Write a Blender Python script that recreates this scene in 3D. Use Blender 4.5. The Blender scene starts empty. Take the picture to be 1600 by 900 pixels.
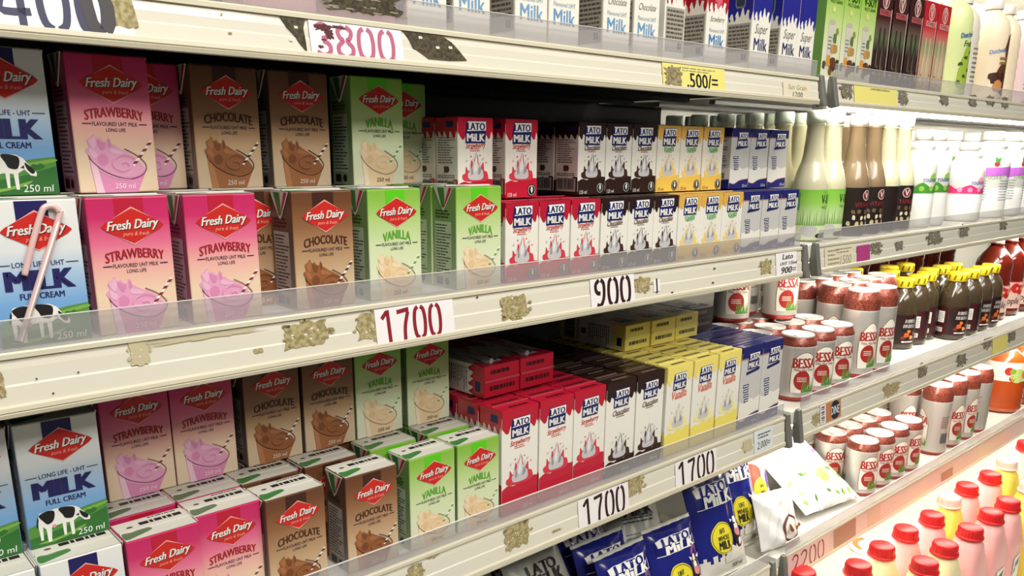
import bpy, bmesh, math, random
from mathutils import Vector, Matrix

S = bpy.context.scene
COL = S.collection
PI = math.pi
rnd = random.Random(7)

# ------------------------------------------------------------------ camera
F_PX, PCX, PCY = 1295.0, 800.0, 585.0
CAM_C = Vector((0.0, -0.66, 0.0))
CAM_R = Matrix(((0.743, 0.169, -0.648), (-0.669, 0.199, -0.716), (0.008, 0.965, 0.261)))
_q = CAM_R.to_quaternion()
CAM_R = _q.to_matrix()
cam = bpy.data.cameras.new('camera')
cam.sensor_width = 36.0
cam.lens = F_PX / 1600 * 36
cam.shift_y = (PCY - 450) / 1600
cam.clip_start = 0.02
camo = bpy.data.objects.new('camera', cam)
COL.objects.link(camo)
camo.matrix_world = Matrix.Translation(CAM_C) @ CAM_R.to_4x4()
S.camera = camo
S.view_settings.view_transform = 'Standard'
S.view_settings.look = 'None'
S.view_settings.exposure = -0.12
S.view_settings.gamma = 1.0
S.view_settings.use_curve_mapping = False

# ------------------------------------------------------------------ world and shop lights
TUBE_POWER = 42.0
w = bpy.data.worlds.new('shop_air')
S.world = w
w.use_nodes = True
w.node_tree.nodes['Background'].inputs[0].default_value = (1.0, 0.97, 0.9, 1)
w.node_tree.nodes['Background'].inputs[1].default_value = 0.075


def area(name, loc, target, sx, sy, power, col):
    l = bpy.data.lights.new(name, 'AREA')
    l.shape = 'RECTANGLE'
    l.size, l.size_y = sx, sy
    l.energy = power
    l.color = col
    o = bpy.data.objects.new(name, l)
    COL.objects.link(o)
    o.location = loc
    o.rotation_euler = (Vector(target) - Vector(loc)).to_track_quat('-Z', 'Y').to_euler()
    return o


area('ceiling_lamp', (0.35, -2.3, 1.55), (0.5, 0, -0.3), 2.6, 0.55, 52, (1, 0.965, 0.89))
area('ceiling_lamp', (0.45, -1.1, 1.75), (0.5, 0, -0.3), 2.6, 0.6, 56, (1, 0.965, 0.89))


# ------------------------------------------------------------------ materials
def lin(c):
    return tuple((x / 255 / 12.92 if x / 255 <= 0.04045 else ((x / 255 + 0.055) / 1.055) ** 2.4) for x in c) + (1,)


MC = {}


def M(name, c, rough=0.42, metal=0.0, coat=0.0, emit=0.0, alpha=1.0, sub=0.0, spec=0.5):
    if name in MC:
        return MC[name]
    m = bpy.data.materials.new(name)
    m.use_nodes = True
    b = m.node_tree.nodes['Principled BSDF']
    b.inputs['Base Color'].default_value = lin(c)
    b.inputs['Roughness'].default_value = rough
    b.inputs['Metallic'].default_value = metal
    b.inputs['Coat Weight'].default_value = coat
    b.inputs['Coat Roughness'].default_value = 0.12
    b.inputs['Specular IOR Level'].default_value = spec
    if emit:
        b.inputs['Emission Color'].default_value = lin(c)
        b.inputs['Emission Strength'].default_value = emit
    if sub:
        b.inputs['Subsurface Weight'].default_value = sub
        b.inputs['Subsurface Radius'].default_value = (0.02, 0.012, 0.01)
        b.inputs['Subsurface Scale'].default_value = 0.5
    MC[name] = m
    return m


def ramp_mat(name, stops, h, rough=0.42, coat=0.0, noise=0.0, metal=0.0):
    """printed colour gradient running up a package of height h (object space)"""
    if name in MC:
        return MC[name]
    m = M(name, (128, 128, 128), rough, metal, coat)
    nt = m.node_tree
    b = nt.nodes['Principled BSDF']
    tc = nt.nodes.new('ShaderNodeTexCoord')
    sx = nt.nodes.new('ShaderNodeSeparateXYZ')
    mr = nt.nodes.new('ShaderNodeMapRange')
    mr.inputs[2].default_value = h
    cr = nt.nodes.new('ShaderNodeValToRGB')
    e = cr.color_ramp.elements
    while len(e) < len(stops):
        e.new(0.5)
    for i, (p, c) in enumerate(stops):
        e[i].position = p
        e[i].color = lin(c)
    nt.links.new(tc.outputs['Object'], sx.inputs[0])
    nt.links.new(sx.outputs['Z'], mr.inputs[0])
    nt.links.new(mr.outputs[0], cr.inputs[0])
    nt.links.new(cr.outputs[0], b.inputs['Base Color'])
    return m


def speckle_mat(name, c1, c2, scale, rough=0.5, metal=0.0, lo=0.4, hi=0.6, coat=0.0):
    if name in MC:
        return MC[name]
    m = M(name, c1, rough, metal, coat)
    nt = m.node_tree
    b = nt.nodes['Principled BSDF']
    tc = nt.nodes.new('ShaderNodeTexCoord')
    nz = nt.nodes.new('ShaderNodeTexNoise')
    nz.inputs['Scale'].default_value = scale
    nz.inputs['Detail'].default_value = 4
    cr = nt.nodes.new('ShaderNodeValToRGB')
    cr.color_ramp.elements[0].position = lo
    cr.color_ramp.elements[0].color = lin(c1)
    cr.color_ramp.elements[1].position = hi
    cr.color_ramp.elements[1].color = lin(c2)
    nt.links.new(tc.outputs['Object'], nz.inputs['Vector'])
    nt.links.new(nz.outputs[0], cr.inputs[0])
    nt.links.new(cr.outputs[0], b.inputs['Base Color'])
    return m


def clear_mat(name, tint, haze, rough=0.08):
    if name in MC:
        return MC[name]
    m = bpy.data.materials.new(name)
    m.use_nodes = True
    nt = m.node_tree
    b = nt.nodes['Principled BSDF']
    out = nt.nodes['Material Output']
    b.inputs['Base Color'].default_value = lin(tint)
    b.inputs['Roughness'].default_value = rough
    t = nt.nodes.new('ShaderNodeBsdfTransparent')
    t.inputs[0].default_value = (0.93, 0.93, 0.93, 1)
    mx = nt.nodes.new('ShaderNodeMixShader')
    mx.inputs[0].default_value = haze
    nt.links.new(t.outputs[0], mx.inputs[1])
    nt.links.new(b.outputs[0], mx.inputs[2])
    nt.links.new(mx.outputs[0], out.inputs[0])
    MC[name] = m
    return m


# ------------------------------------------------------------------ lettering
TXT = {}


def text2d(s, shear=0.0, bold=0.0):
    k = (s, shear, bold)
    if k in TXT:
        return TXT[k]
    cu = bpy.data.curves.new('lettering', 'FONT')
    cu.body = s
    cu.align_x = 'CENTER'
    cu.shear = shear
    cu.offset = bold
    cu.resolution_u = 2
    cu.fill_mode = 'FRONT'
    o = bpy.data.objects.new('lettering', cu)
    COL.objects.link(o)
    dg = bpy.context.evaluated_depsgraph_get()
    dg.update()
    me = bpy.data.meshes.new_from_object(o.evaluated_get(dg))
    vs = [(v.co.x, v.co.y) for v in me.vertices]
    fs = [tuple(p.vertices) for p in me.polygons]
    bpy.data.objects.remove(o)
    bpy.data.curves.remove(cu)
    bpy.data.meshes.remove(me)
    x0, x1 = min(v[0] for v in vs), max(v[0] for v in vs)
    y0, y1 = min(v[1] for v in vs), max(v[1] for v in vs)
    cx, cy = (x0 + x1) / 2, (y0 + y1) / 2
    vs = [(v[0] - cx, v[1] - cy) for v in vs]
    TXT[k] = (vs, fs, x1 - x0, y1 - y0)
    return TXT[k]


def smooth(pts, n=5, closed=True):
    out = []
    N = len(pts)
    rng = range(N) if closed else range(N - 1)
    for i in rng:
        if closed:
            p0, p1, p2, p3 = pts[(i - 1) % N], pts[i], pts[(i + 1) % N], pts[(i + 2) % N]
        else:
            p0, p1, p2, p3 = pts[max(i - 1, 0)], pts[i], pts[i + 1], pts[min(i + 2, N - 1)]
        for k in range(n):
            t = k / n
            out.append(tuple(0.5 * (2 * p1[j] + (p2[j] - p0[j]) * t + (2 * p0[j] - 5 * p1[j] + 4 * p2[j] - p3[j]) * t * t
                                    + (3 * p1[j] - p0[j] - 3 * p2[j] + p3[j]) * t ** 3) for j in range(len(p1))))
    if not closed:
        out.append(tuple(pts[-1]))
    return out


# ------------------------------------------------------------------ mesh builder
class MB:
    def __init__(self):
        self.bm = bmesh.new()
        self.mats = []

    def mi(self, m):
        if m not in self.mats:
            self.mats.append(m)
        return self.mats.index(m)

    def face(self, pts, m, smooth_=False):
        vs = [self.bm.verts.new(p) for p in pts]
        f = self.bm.faces.new(vs)
        f.material_index = self.mi(m)
        f.smooth = smooth_
        return f

    def box(self, x0, x1, y0, y1, z0, z1, m, bev=0.0, mtx=None, facemats=None):
        t = bmesh.new()
        bmesh.ops.create_cube(t, size=1)
        for v in t.verts:
            v.co = Vector((x0 + (v.co.x + .5) * (x1 - x0), y0 + (v.co.y + .5) * (y1 - y0), z0 + (v.co.z + .5) * (z1 - z0)))
        t.normal_update()
        i = self.mi(m)
        for f in t.faces:
            f.material_index = i
            if facemats:
                for ax, mm in facemats.items():
                    if f.normal.dot(Vector(ax)) > .9:
                        f.material_index = self.mi(mm)
        if bev:
            bmesh.ops.bevel(t, geom=list(t.edges), offset=bev, segments=2, profile=.5, affect='EDGES')
        self.join(t, mtx)

    def join(self, t, mtx=None):
        vm = {}
        for v in t.verts:
            vm[v] = self.bm.verts.new((mtx @ v.co) if mtx else v.co)
        for f in t.faces:
            try:
                g = self.bm.faces.new([vm[v] for v in f.verts])
                g.material_index = f.material_index
                g.smooth = f.smooth
            except ValueError:
                pass
        t.free()

    def lathe(self, prof, m, seg=28, mats=None, cx=0, cy=0, caps=True):
        rings = []
        for r, z in prof:
            rings.append([self.bm.verts.new((cx + r * math.cos(2 * PI * k / seg), cy + r * math.sin(2 * PI * k / seg), z)) for k in range(seg)])
        for i in range(len(prof) - 1):
            mm = self.mi(mats[i] if mats else m)
            for k in range(seg):
                f = self.bm.faces.new((rings[i][k], rings[i][(k + 1) % seg], rings[i + 1][(k + 1) % seg], rings[i + 1][k]))
                f.material_index = mm
                f.smooth = True
        if caps:
            if prof[0][0] > 1e-5:
                f = self.bm.faces.new(rings[0][::-1])
                f.material_index = self.mi(mats[0] if mats else m)
            if prof[-1][0] > 1e-5:
                f = self.bm.faces.new(rings[-1])
                f.material_index = self.mi(mats[-1] if mats else m)

    def tube(self, pts, r, m, seg=8, cap=True):
        pts = [Vector(p) for p in pts]
        rings = []
        up = Vector((0, 0, 1))
        for i, p in enumerate(pts):
            d = (pts[min(i + 1, len(pts) - 1)] - pts[max(i - 1, 0)]).normalized()
            a = d.cross(up)
            if a.length < .05:
                a = d.cross(Vector((0, 1, 0)))
            a.normalize()
            b = d.cross(a).normalized()
            rr = r[i] if isinstance(r, (list, tuple)) else r
            rings.append([self.bm.verts.new(p + a * rr * math.cos(2 * PI * k / seg) + b * rr * math.sin(2 * PI * k / seg)) for k in range(seg)])
        mm = self.mi(m)
        for i in range(len(pts) - 1):
            for k in range(seg):
                f = self.bm.faces.new((rings[i][k], rings[i][(k + 1) % seg], rings[i + 1][(k + 1) % seg], rings[i + 1][k]))
                f.material_index = mm
                f.smooth = True
        if cap:
            for rg in (rings[0], rings[-1]):
                f = self.bm.faces.new(rg)
                f.material_index = mm

    def mesh(self, name, origin=None):
        bm = self.bm
        if origin is not None:
            bmesh.ops.translate(bm, verts=bm.verts, vec=-Vector(origin))
        me = bpy.data.meshes.new(name)
        bm.to_mesh(me)
        bm.free()
        for m in self.mats:
            me.materials.append(m)
        return me


class Art:
    """flat print laid on a surface: su x sv are the printed field's size, surf maps metres to the body"""

    def __init__(self, mb, surf, su, sv, maxlen=None, step=0.00011):
        self.mb, self.surf, self.su, self.sv, self.maxlen, self.step = mb, surf, su, sv, maxlen, step

    def _put(self, t, m, layer):
        if self.maxlen:
            bmesh.ops.triangulate(t, faces=list(t.faces))
            for _ in range(6):
                es = [e for e in t.edges if e.calc_length() > self.maxlen]
                if not es:
                    break
                bmesh.ops.subdivide_edges(t, edges=es, cuts=1)
                bmesh.ops.triangulate(t, faces=[f for f in t.faces if len(f.verts) > 3])
        i = self.mb.mi(m)
        vm = {}
        for v in t.verts:
            vm[v] = self.mb.bm.verts.new(self.surf(v.co.x, v.co.y, 0.00015 + self.step * layer))
        for f in t.faces:
            try:
                g = self.mb.bm.faces.new([vm[v] for v in f.verts])
            except ValueError:
                continue
            g.material_index = i
            g.smooth = bool(self.maxlen)
        t.free()

    def poly(self, pts, m, layer=1):
        t = bmesh.new()
        t.faces.new([t.verts.new((p[0] * self.su, p[1] * self.sv, 0)) for p in pts])
        self._put(t, m, layer)

    def rect(self, u0, v0, u1, v1, m, layer=1):
        self.poly([(u0, v0), (u1, v0), (u1, v1), (u0, v1)], m, layer)

    def ell(self, cu, cv, ru, m, layer=1, rv=None, n=22, rot=0.0):
        """radii in metres / su for ru; rv likewise (round when omitted)"""
        rv = ru if rv is None else rv
        pts = []
        for k in range(n):
            a = 2 * PI * k / n
            x, y = ru * math.cos(a) * self.su, rv * math.sin(a) * self.su
            pts.append((cu + (x * math.cos(rot) - y * math.sin(rot)) / self.su, cv + (x * math.sin(rot) + y * math.cos(rot)) / self.sv))
        self.poly(pts, m, layer)

    def stroke(self, pts, wd, m, layer=1):
        """wd as a fraction of su"""
        P = [Vector((p[0] * self.su, p[1] * self.sv)) for p in pts]
        t = bmesh.new()
        L, R = [], []
        for i, p in enumerate(P):
            d = (P[min(i + 1, len(P) - 1)] - P[max(i - 1, 0)])
            if d.length < 1e-9:
                d = Vector((1, 0))
            d.normalize()
            n = Vector((-d.y, d.x)) * wd * self.su / 2
            L.append(t.verts.new((p.x + n.x, p.y + n.y, 0)))
            R.append(t.verts.new((p.x - n.x, p.y - n.y, 0)))
        for i in range(len(P) - 1):
            t.faces.new((L[i], R[i], R[i + 1], L[i + 1]))
        self._put(t, m, layer)

    def text(self, s, cu, cv, wd, m, layer=2, k=1.0, shear=0.0, bold=0.0, arc=0.0, rot=0.0):
        if bold > 0:
            # heavier strokes: the same letters struck again a hair to each side
            for i, q in enumerate((-1, 1)):
                self.text(s, cu + q * bold * .55 * wd / max(1.0, text2d(s, shear, 0.0)[2]), cv, wd, m, layer + .12 * (i + 1), k, shear, 0.0, arc, rot)
                self.text(s, cu + q * bold * .28 * wd / max(1.0, text2d(s, shear, 0.0)[2]), cv, wd, m, layer + .06 * (i + 1), k, shear, 0.0, arc, rot)
            bold = 0.0
        vs, fs, W, H = text2d(s, shear, bold)
        sc = wd * self.su / W
        t = bmesh.new()
        tv = []
        for x, y in vs:
            X, Y = x * sc, y * sc * k
            if arc:
                q = x / (W / 2)
                Y += -arc * q * q * self.su
            X, Y = X * math.cos(rot) - Y * math.sin(rot), X * math.sin(rot) + Y * math.cos(rot)
            tv.append(t.verts.new((cu * self.su + X, cv * self.sv + Y, 0)))
        for f in fs:
            try:
                t.faces.new([tv[i] for i in f])
            except ValueError:
                pass
        self._put(t, m, layer)

    def lines(self, u0, v0, u1, v1, n, m, layer=2, rag=0.25, th=0.4, seed=1):
        """a block of print too small to read"""
        r = random.Random(seed)
        for i in range(n):
            v = v1 - (i + .5) * (v1 - v0) / n
            h = (v1 - v0) / n * th / 2
            u = u0
            e = u1 - r.random() * rag * (u1 - u0)
            while u < e:
                l = (.06 + .16 * r.random()) * (u1 - u0)
                self.rect(u, v - h, min(u + l, e), v + h, m, layer)
                u += l + .03 * (u1 - u0)

    def bars(self, u0, v0, u1, v1, n, m, layer=2, seed=3):
        r = random.Random(seed)
        u = u0
        for i in range(n):
            p = (u1 - u0) / n
            self.rect(u, v0, u + p * (.3 + .45 * r.random()), v1, m, layer)
            u += p


# ------------------------------------------------------------------ scene helpers
def props(o, label, cat, group=None, kind=None):
    if label:
        o['label'] = label
    if cat:
        o['category'] = cat
    if group:
        o['group'] = group
    if kind:
        o['kind'] = kind


def link(name, me, parent=None, mtx=None):
    o = bpy.data.objects.new(name, me)
    COL.objects.link(o)
    if parent:
        o.parent = parent
    if mtx is not None:
        o.matrix_local = mtx
    return o


class Proto:
    """a kind of thing: root mesh plus part meshes (part, mesh, sub-parts)"""

    def __init__(self, name, root, parts=()):
        self.name, self.root, self.parts = name, root, list(parts)

    def put(self, label, cat, loc, rz=0.0, group=None, mtx=None):
        r = bpy.data.objects.new(self.name, self.root)
        COL.objects.link(r)
        if mtx is not None:
            r.matrix_world = Matrix.Translation(loc) @ mtx
        else:
            r.location = loc
            r.rotation_euler = (0, 0, rz)
        props(r, label, cat, group)
        for n, me in self.parts:
            c = bpy.data.objects.new(n, me)
            COL.objects.link(c)
            c.parent = r
        return r


def at(px, py, axis, val):
    """the point where the sight line through a photograph pixel meets a plane of the room"""
    d = CAM_R @ Vector((px - PCX, -(py - PCY), -F_PX))
    t = (val - CAM_C[axis]) / d[axis]
    return CAM_C + d * t


# ------------------------------------------------------------------ levels of the chiller
LEV = {'A': (0.1076, 0.069), 'B': (-0.1406, -0.1869), 'C': (-0.4175, -0.4685), 'D': (-0.686, -0.737)}
RAIL_TILT = 0.006
BAY_END = 1.20
BAY2 = 1.252
X_END = 3.4
DEEP = 0.46
DECK = -0.945

white = M('white paper', (240, 238, 230), .5)
ivory = M('ivory rail plastic', (228, 223, 206), .3, coat=.5)
ivory_edge = M('ivory rail edge', (216, 209, 186), .35, coat=.3)
groove = M('rail grime', (150, 136, 100), .7)  # darker line along the groove under the rail's top bead
shelf_white = M('white shelf enamel', (225, 222, 212), .4)
shelf_dark = M('dark shelf underside', (58, 58, 56), .5)
grey_metal = M('grey bracket metal', (128, 128, 122), .4, .3)
riser_m = clear_mat('clear riser plastic', (200, 196, 198), .3)
riser_glint = M('riser edge glint', (225, 222, 214), .2)
black = M('black ink', (22, 20, 22), .5)
navy = M('navy ink', (30, 32, 96), .4)
red_ink = M('dark red ink', (150, 30, 52), .5)
residue = speckle_mat('glue residue', (140, 126, 84), (182, 168, 122), 260, .75)
residue_dark = speckle_mat('old tape residue', (52, 44, 30), (84, 74, 50), 300, .75)

# ------------------------------------------------------------------ the setting
def struct(name, mb):
    o = link(name, mb.mesh(name))
    o['kind'] = 'structure'
    return o


b = MB()
b.box(-1.2, 1.42, DEEP, DEEP + .03, -1.25, .75, M('shade-darkened chiller back', (34, 34, 33), .9, spec=.1))  # left bay's lack of light is painted into the otherwise white back
struct('wall_back', b)
b = MB()
b.box(1.42, X_END, DEEP, DEEP + .03, -1.25, .75, M('white chiller back', (230, 228, 220), .5))
struct('wall_back_right', b)
b = MB()
b.box(X_END, X_END + .03, -.05, DEEP + .03, -1.25, .75, M('white chiller back', (230, 228, 220), .5))
struct('wall_right', b)
b = MB()
b.box(-1.2, X_END + .03, -4.0, DEEP + .03, -1.28, -1.25, speckle_mat('shop floor tile', (150, 146, 138), (176, 172, 162), 30))
struct('floor', b)

# ------------------------------------------------------------------ shelves: board, price rail, riser, brackets, price labels
DIG = {
    '0': [[(.24, .98), (.11, .86), (.06, .5), (.11, .14), (.24, .02)], [(.36, .98), (.49, .86), (.54, .5), (.49, .14), (.36, .02)]],
    '1': [[(.06, .76), (.28, .95)], [(.32, 1.0), (.36, .0)]],
    '7': [[(.02, .9), (.54, .95)], [(.5, .88), (.34, .45), (.3, 0)]],
    '9': [[(.27, .98), (.1, .85), (.08, .66), (.17, .52), (.32, .5)], [(.36, .98), (.5, .85), (.52, .55), (.46, .25), (.3, .05), (.12, .1)]],
    '8': [[(.26, .98), (.1, .84), (.14, .64), (.24, .53), (.08, .34), (.1, .13), (.25, .02)],
          [(.36, .98), (.52, .84), (.48, .64), (.38, .53), (.54, .34), (.52, .13), (.37, .02)]],
    '3': [[(.1, .88), (.3, .98), (.48, .85), (.45, .63), (.28, .53)], [(.3, .49), (.5, .35), (.48, .12), (.28, .02), (.08, .12)]],
    '2': [[(.06, .8), (.2, .97), (.42, .95), (.5, .75), (.35, .42), (.06, .05)], [(.1, .04), (.55, .04)]],
    '4': [[(.36, 1), (.04, .33), (.58, .3)], [(.42, .5), (.42, 0)]],
    '5': [[(.5, .97), (.12, .97), (.1, .56)], [(.12, .55), (.34, .6), (.5, .45), (.5, .2), (.34, .03), (.08, .06)]],
}


def digits(art, s, x0, x1, z0, z1, m, layer, wd=.14):
    cw = (x1 - x0) / len(s)
    for i, ch in enumerate(s):
        for st in DIG[ch]:
            pts = [(x0 + (i + p[0] / .6 * .86) * cw, z0 + p[1] * (z1 - z0)) for p in st]
            art.stroke(smooth(pts, 4, False) if len(pts) > 2 else pts, cw * wd * 1.25, m, layer)


def ragged(cx, cz, hx, hz, n=26, j=.35, seed=0, sq=.7):
    r = random.Random(seed)
    out = []
    for k in range(n):
        a = 2 * PI * k / n
        c, s = math.cos(a), math.sin(a)
        f = 1 / max(abs(c), abs(s)) * sq + (1 - sq)
        f *= 1 - j * r.random()
        out.append((cx + hx * c * f, cz + hz * s * f))
    return out


class Shelf:
    def __init__(self, lev, x0, x1, bay, label, under):
        self.zt, self.zb = LEV[lev]
        self.lev = lev
        zt, zb = self.zt, self.zb
        self.root = bpy.data.objects.new('display_shelf', None)
        COL.objects.link(self.root)
        self.org = Vector(((x0 + x1) / 2, .2, zt))
        self.root.location = self.org
        props(self.root, label, 'shelf', 'chiller shelves')
        b = MB()
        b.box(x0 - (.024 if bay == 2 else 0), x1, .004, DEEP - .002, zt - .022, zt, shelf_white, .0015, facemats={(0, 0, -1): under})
        # pressed ribs under the board
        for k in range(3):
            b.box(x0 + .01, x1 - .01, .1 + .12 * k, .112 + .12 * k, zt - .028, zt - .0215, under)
        link('shelf_board', b.mesh('shelf_board', self.org), self.root)
        # price rail: a moulded strip
        b = MB()
        y = self.y
        prof = [(.012, zt - .001), (-.0012, zt), (-.0022, zt - .0012), (-.0024, zt - .0046), (-.0004, zt - .0056),
                (y(zt - .012), zt - .012), (y((zt + zb) / 2) + .0006, (zt + zb) / 2), (y((zt + zb) / 2) - .0006, (zt + zb) / 2 - .0012),
                (y(zb + .009), zb + .009), (y(zb + .008) - .0022, zb + .0075), (y(zb + .005) - .0022, zb + .0045), (y(zb + .004) - .0008, zb + .0038),
                (y(zb) - .0015, zb + .003), (y(zb) - .0005, zb), (.012, zb + .001)]
        n = len(prof)
        ends = []
        rows = []
        for X in (x0, x1):
            rows.append([b.bm.verts.new((X, p[0], p[1])) for p in prof])
        for i in range(n):
            f = b.bm.faces.new((rows[0][i], rows[0][(i + 1) % n], rows[1][(i + 1) % n], rows[1][i]))
            f.material_index = b.mi(groove if i in (3,) and bay == 1 else (ivory_edge if i in (0, 1, 2, 8, 9, 10, 11, 12) else ivory))
        for rw in rows:
            f = b.bm.faces.new(rw)
            f.material_index = b.mi(ivory_edge)
        self.rail = b
        self.art = Art(b, self.surf, 1, 1, None, .00012)
        # clear upstand along the front edge
        b2 = MB()
        h = .022
        b2.box(x0 + .002, x1 - .002, .0015, .0032, zt, zt + h, riser_m)
        b2.box(x0 + .002, x1 - .002, .0014, .0033, zt + h, zt + h + .0006, riser_glint)  # pale strip painted in for the bright reflection along the top edge
        self.rart = Art(b2, lambda u, v, o: Vector((u, .0015 - o, v)), 1, 1)
        self.riser = b2
        self.labels = []
        # angled end brackets
        self.brk = []
        for X in ((x1 + .002,) if bay == 1 else (x0 - .014,)):
            b3 = MB()
            pr = [(.0035, zt + .004), (-.004, zt + .003), (-.014, zb - .002), (.0, zb - .004), (.0035, zb + .01)]
            for s in (0, .011):
                pass
            r1 = [b3.bm.verts.new((X, p[0], p[1])) for p in pr]
            r2 = [b3.bm.verts.new((X + .011, p[0], p[1])) for p in pr]
            i = b3.mi(grey_metal)
            for k in range(len(pr)):
                f = b3.bm.faces.new((r1[k], r1[(k + 1) % 5], r2[(k + 1) % 5], r2[k]))
            b3.bm.faces.new(r1)
            b3.bm.faces.new(r2)
            bmesh.ops.recalc_face_normals(b3.bm, faces=b3.bm.faces)
            bmesh.ops.bevel(b3.bm, geom=list(b3.bm.edges), offset=.0016, segments=2, profile=.5, affect='EDGES')
            link('end_bracket', b3.mesh('end_bracket', self.org), self.root)

    def y(self, z):
        return -RAIL_TILT * (self.zt - z) / (self.zt - self.zb)

    def surf(self, u, v, off):
        return Vector((u, self.y(v) - off - .0006, v))

    def xz(self, px, py):
        p = at(px, py, 1, -.003)
        return p.x, p.z

    def blot(self, px0, py0, px1, py1, m=None, seed=0, j=.4, specks=6, layer=1):
        """residue left by a peeled label, between two photo corners"""
        x0, _ = self.xz(px0, (py0 + py1) / 2)
        x1, _ = self.xz(px1, (py0 + py1) / 2)
        _, z1 = self.xz((px0 + px1) / 2, py0)
        _, z0 = self.xz((px0 + px1) / 2, py1)
        z0 = max(z0, self.zb + .004)
        m = m or residue
        r = random.Random(seed)
        cx, cz, hx, hz = (x0 + x1) / 2, (z0 + z1) / 2, (x1 - x0) / 2, (z1 - z0) / 2
        self.art.poly(ragged(cx, cz, hx * .9, hz * .9, 40, j * .5, seed, .85), m, layer)
        for k in range(specks):
            a = r.random() * 6.28
            s = .1 + .12 * r.random()
            self.art.poly(ragged(cx + hx * 1.0 * math.cos(a), max(cz + hz * .95 * math.sin(a), self.zb + .006), hx * s, hz * s, 9, .5, seed + k), m, layer)
        for k in range(specks):
            a, q = r.random() * 6.28, r.random() * .7
            s = .04 + .05 * r.random()
            self.art.poly(ragged(cx + hx * q * math.cos(a), cz + hz * q * math.sin(a), hx * s, hz * s, 7, .5, seed + k), ivory, layer + 1)

    def label(self, px0, py0, px1, py1, paper, desc=None):
        """a paper price label on the rail; returns its print field (0..1 both ways)"""
        x0, _ = self.xz(px0, (py0 + py1) / 2)
        x1, _ = self.xz(px1, (py0 + py1) / 2)
        _, z1 = self.xz((px0 + px1) / 2, py0)
        _, z0 = self.xz((px0 + px1) / 2, py1)
        z1 = min(z1, self.zt - .005)
        z0 = max(z0, self.zb + .004)
        b = MB()
        W, H = x1 - x0, z1 - z0
        a = Art(b, lambda u, v, o: self.surf(x0 + u, z0 + v, o + .0004), W, H)
        a.poly([(0, .01), (.5, 0), (1, .015), (1, .99), (.55, 1), (0, .985)], paper, 0)
        self.labels.append((b, desc))
        return a

    def done(self):
        link('price_rail', self.rail.mesh('price_rail', self.org), self.root)
        link('riser', self.riser.mesh('riser', self.org), self.root)
        for b, d in self.labels:
            o = link('price_label', b.mesh('price_label', self.org), self.root)
            if d:
                o['label'] = d


under_dark = M('painted-shade shelf underside', (30, 30, 29), .9, spec=.1)  # left bay's shade put into the colour; darker copy of the grey underside
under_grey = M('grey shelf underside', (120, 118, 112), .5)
SH = {}
for lev, nm in (('A', 'top'), ('B', 'second'), ('C', 'third'), ('D', 'bottom')):
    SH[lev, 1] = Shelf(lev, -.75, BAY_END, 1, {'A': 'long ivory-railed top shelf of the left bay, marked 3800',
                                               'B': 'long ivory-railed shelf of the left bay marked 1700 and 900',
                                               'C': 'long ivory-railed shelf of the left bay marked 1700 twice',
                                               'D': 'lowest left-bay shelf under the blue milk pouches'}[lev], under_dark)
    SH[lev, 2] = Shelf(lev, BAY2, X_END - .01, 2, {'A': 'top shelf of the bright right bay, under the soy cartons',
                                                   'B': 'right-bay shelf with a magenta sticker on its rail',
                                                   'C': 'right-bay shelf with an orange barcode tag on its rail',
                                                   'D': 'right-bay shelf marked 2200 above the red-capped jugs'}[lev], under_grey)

paper = M('price paper', (243, 238, 238), .5)
paper_pink = M('pink price paper', (232, 200, 192), .5)
paper_old = M('old tape paper', (226, 216, 190), .45)
paper_yellow = M('yellow price paper', (232, 222, 128), .5)
maroon = M('maroon stencil ink', (140, 26, 44), .5)
brown_ink = M('dark brown stencil ink', (48, 16, 18), .5)
pink_ink = M('faded pink stencil ink', (186, 98, 128), .5)
blue_ink = M('blue black stencil ink', (52, 52, 84), .5)

# second shelf, left bay
s = SH['B', 1]
a = s.label(586, 470, 708, 535, paper, 'paper price label with maroon stencilled 1700')
digits(a, '1700', .06, .86, .08, .93, maroon, 2, .17)
a = s.label(922, 432, 990, 478, paper, 'paper price label with black stencilled 900')
digits(a, '900', .08, .95, .05, .95, brown_ink, 2, .17)
s.blot(435, 500, 518, 546, seed=3)
s.blot(552, 485, 610, 532, seed=4, layer=1)
s.blot(778, 458, 828, 500, seed=5)
s.blot(988, 432, 1018, 458, seed=6)
s.blot(1186, 405, 1206, 430, residue, seed=8, j=.6)
s.blot(200, 525, 236, 575, M('pale stain', (196, 184, 148), .6), seed=9)
s.blot(393, 543, 412, 552, seed=10, specks=0)
s.blot(-4, 580, 8, 625, residue, seed=11)
for k, (px, py) in enumerate([(55, 590), (80, 612), (120, 580), (700, 500), (1046, 455), (1110, 440), (1115, 418), (745, 463)]):
    s.blot(px, py, px + 4, py + 3, residue_dark, seed=20 + k, specks=0)
x0, z0 = s.xz(230, 527)
s.art.poly(ragged((s.xz(210, 530)[0] + s.xz(440, 505)[0]) / 2, s.zt - .0085, (s.xz(440, 505)[0] - s.xz(210, 530)[0]) / 2, .0022, 40, .5, 5), M('pale stain', (196, 184, 148), .6), 1)
a = s.label(1020, 437, 1030, 455, paper)
a.text('1', .5, .5, .2, black, 2)
a = s.label(1212, 390, 1244, 428, paper, 'handwritten price note for the small cartons')
for t, u, v, wd in (('Lato', .56, .8, .5), ('UHT 125ml', .6, .5, .8), ('900=', .6, .2, .7)):
    a.text(t, u, v, wd, black, 2, .66, .2, .05)

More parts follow.
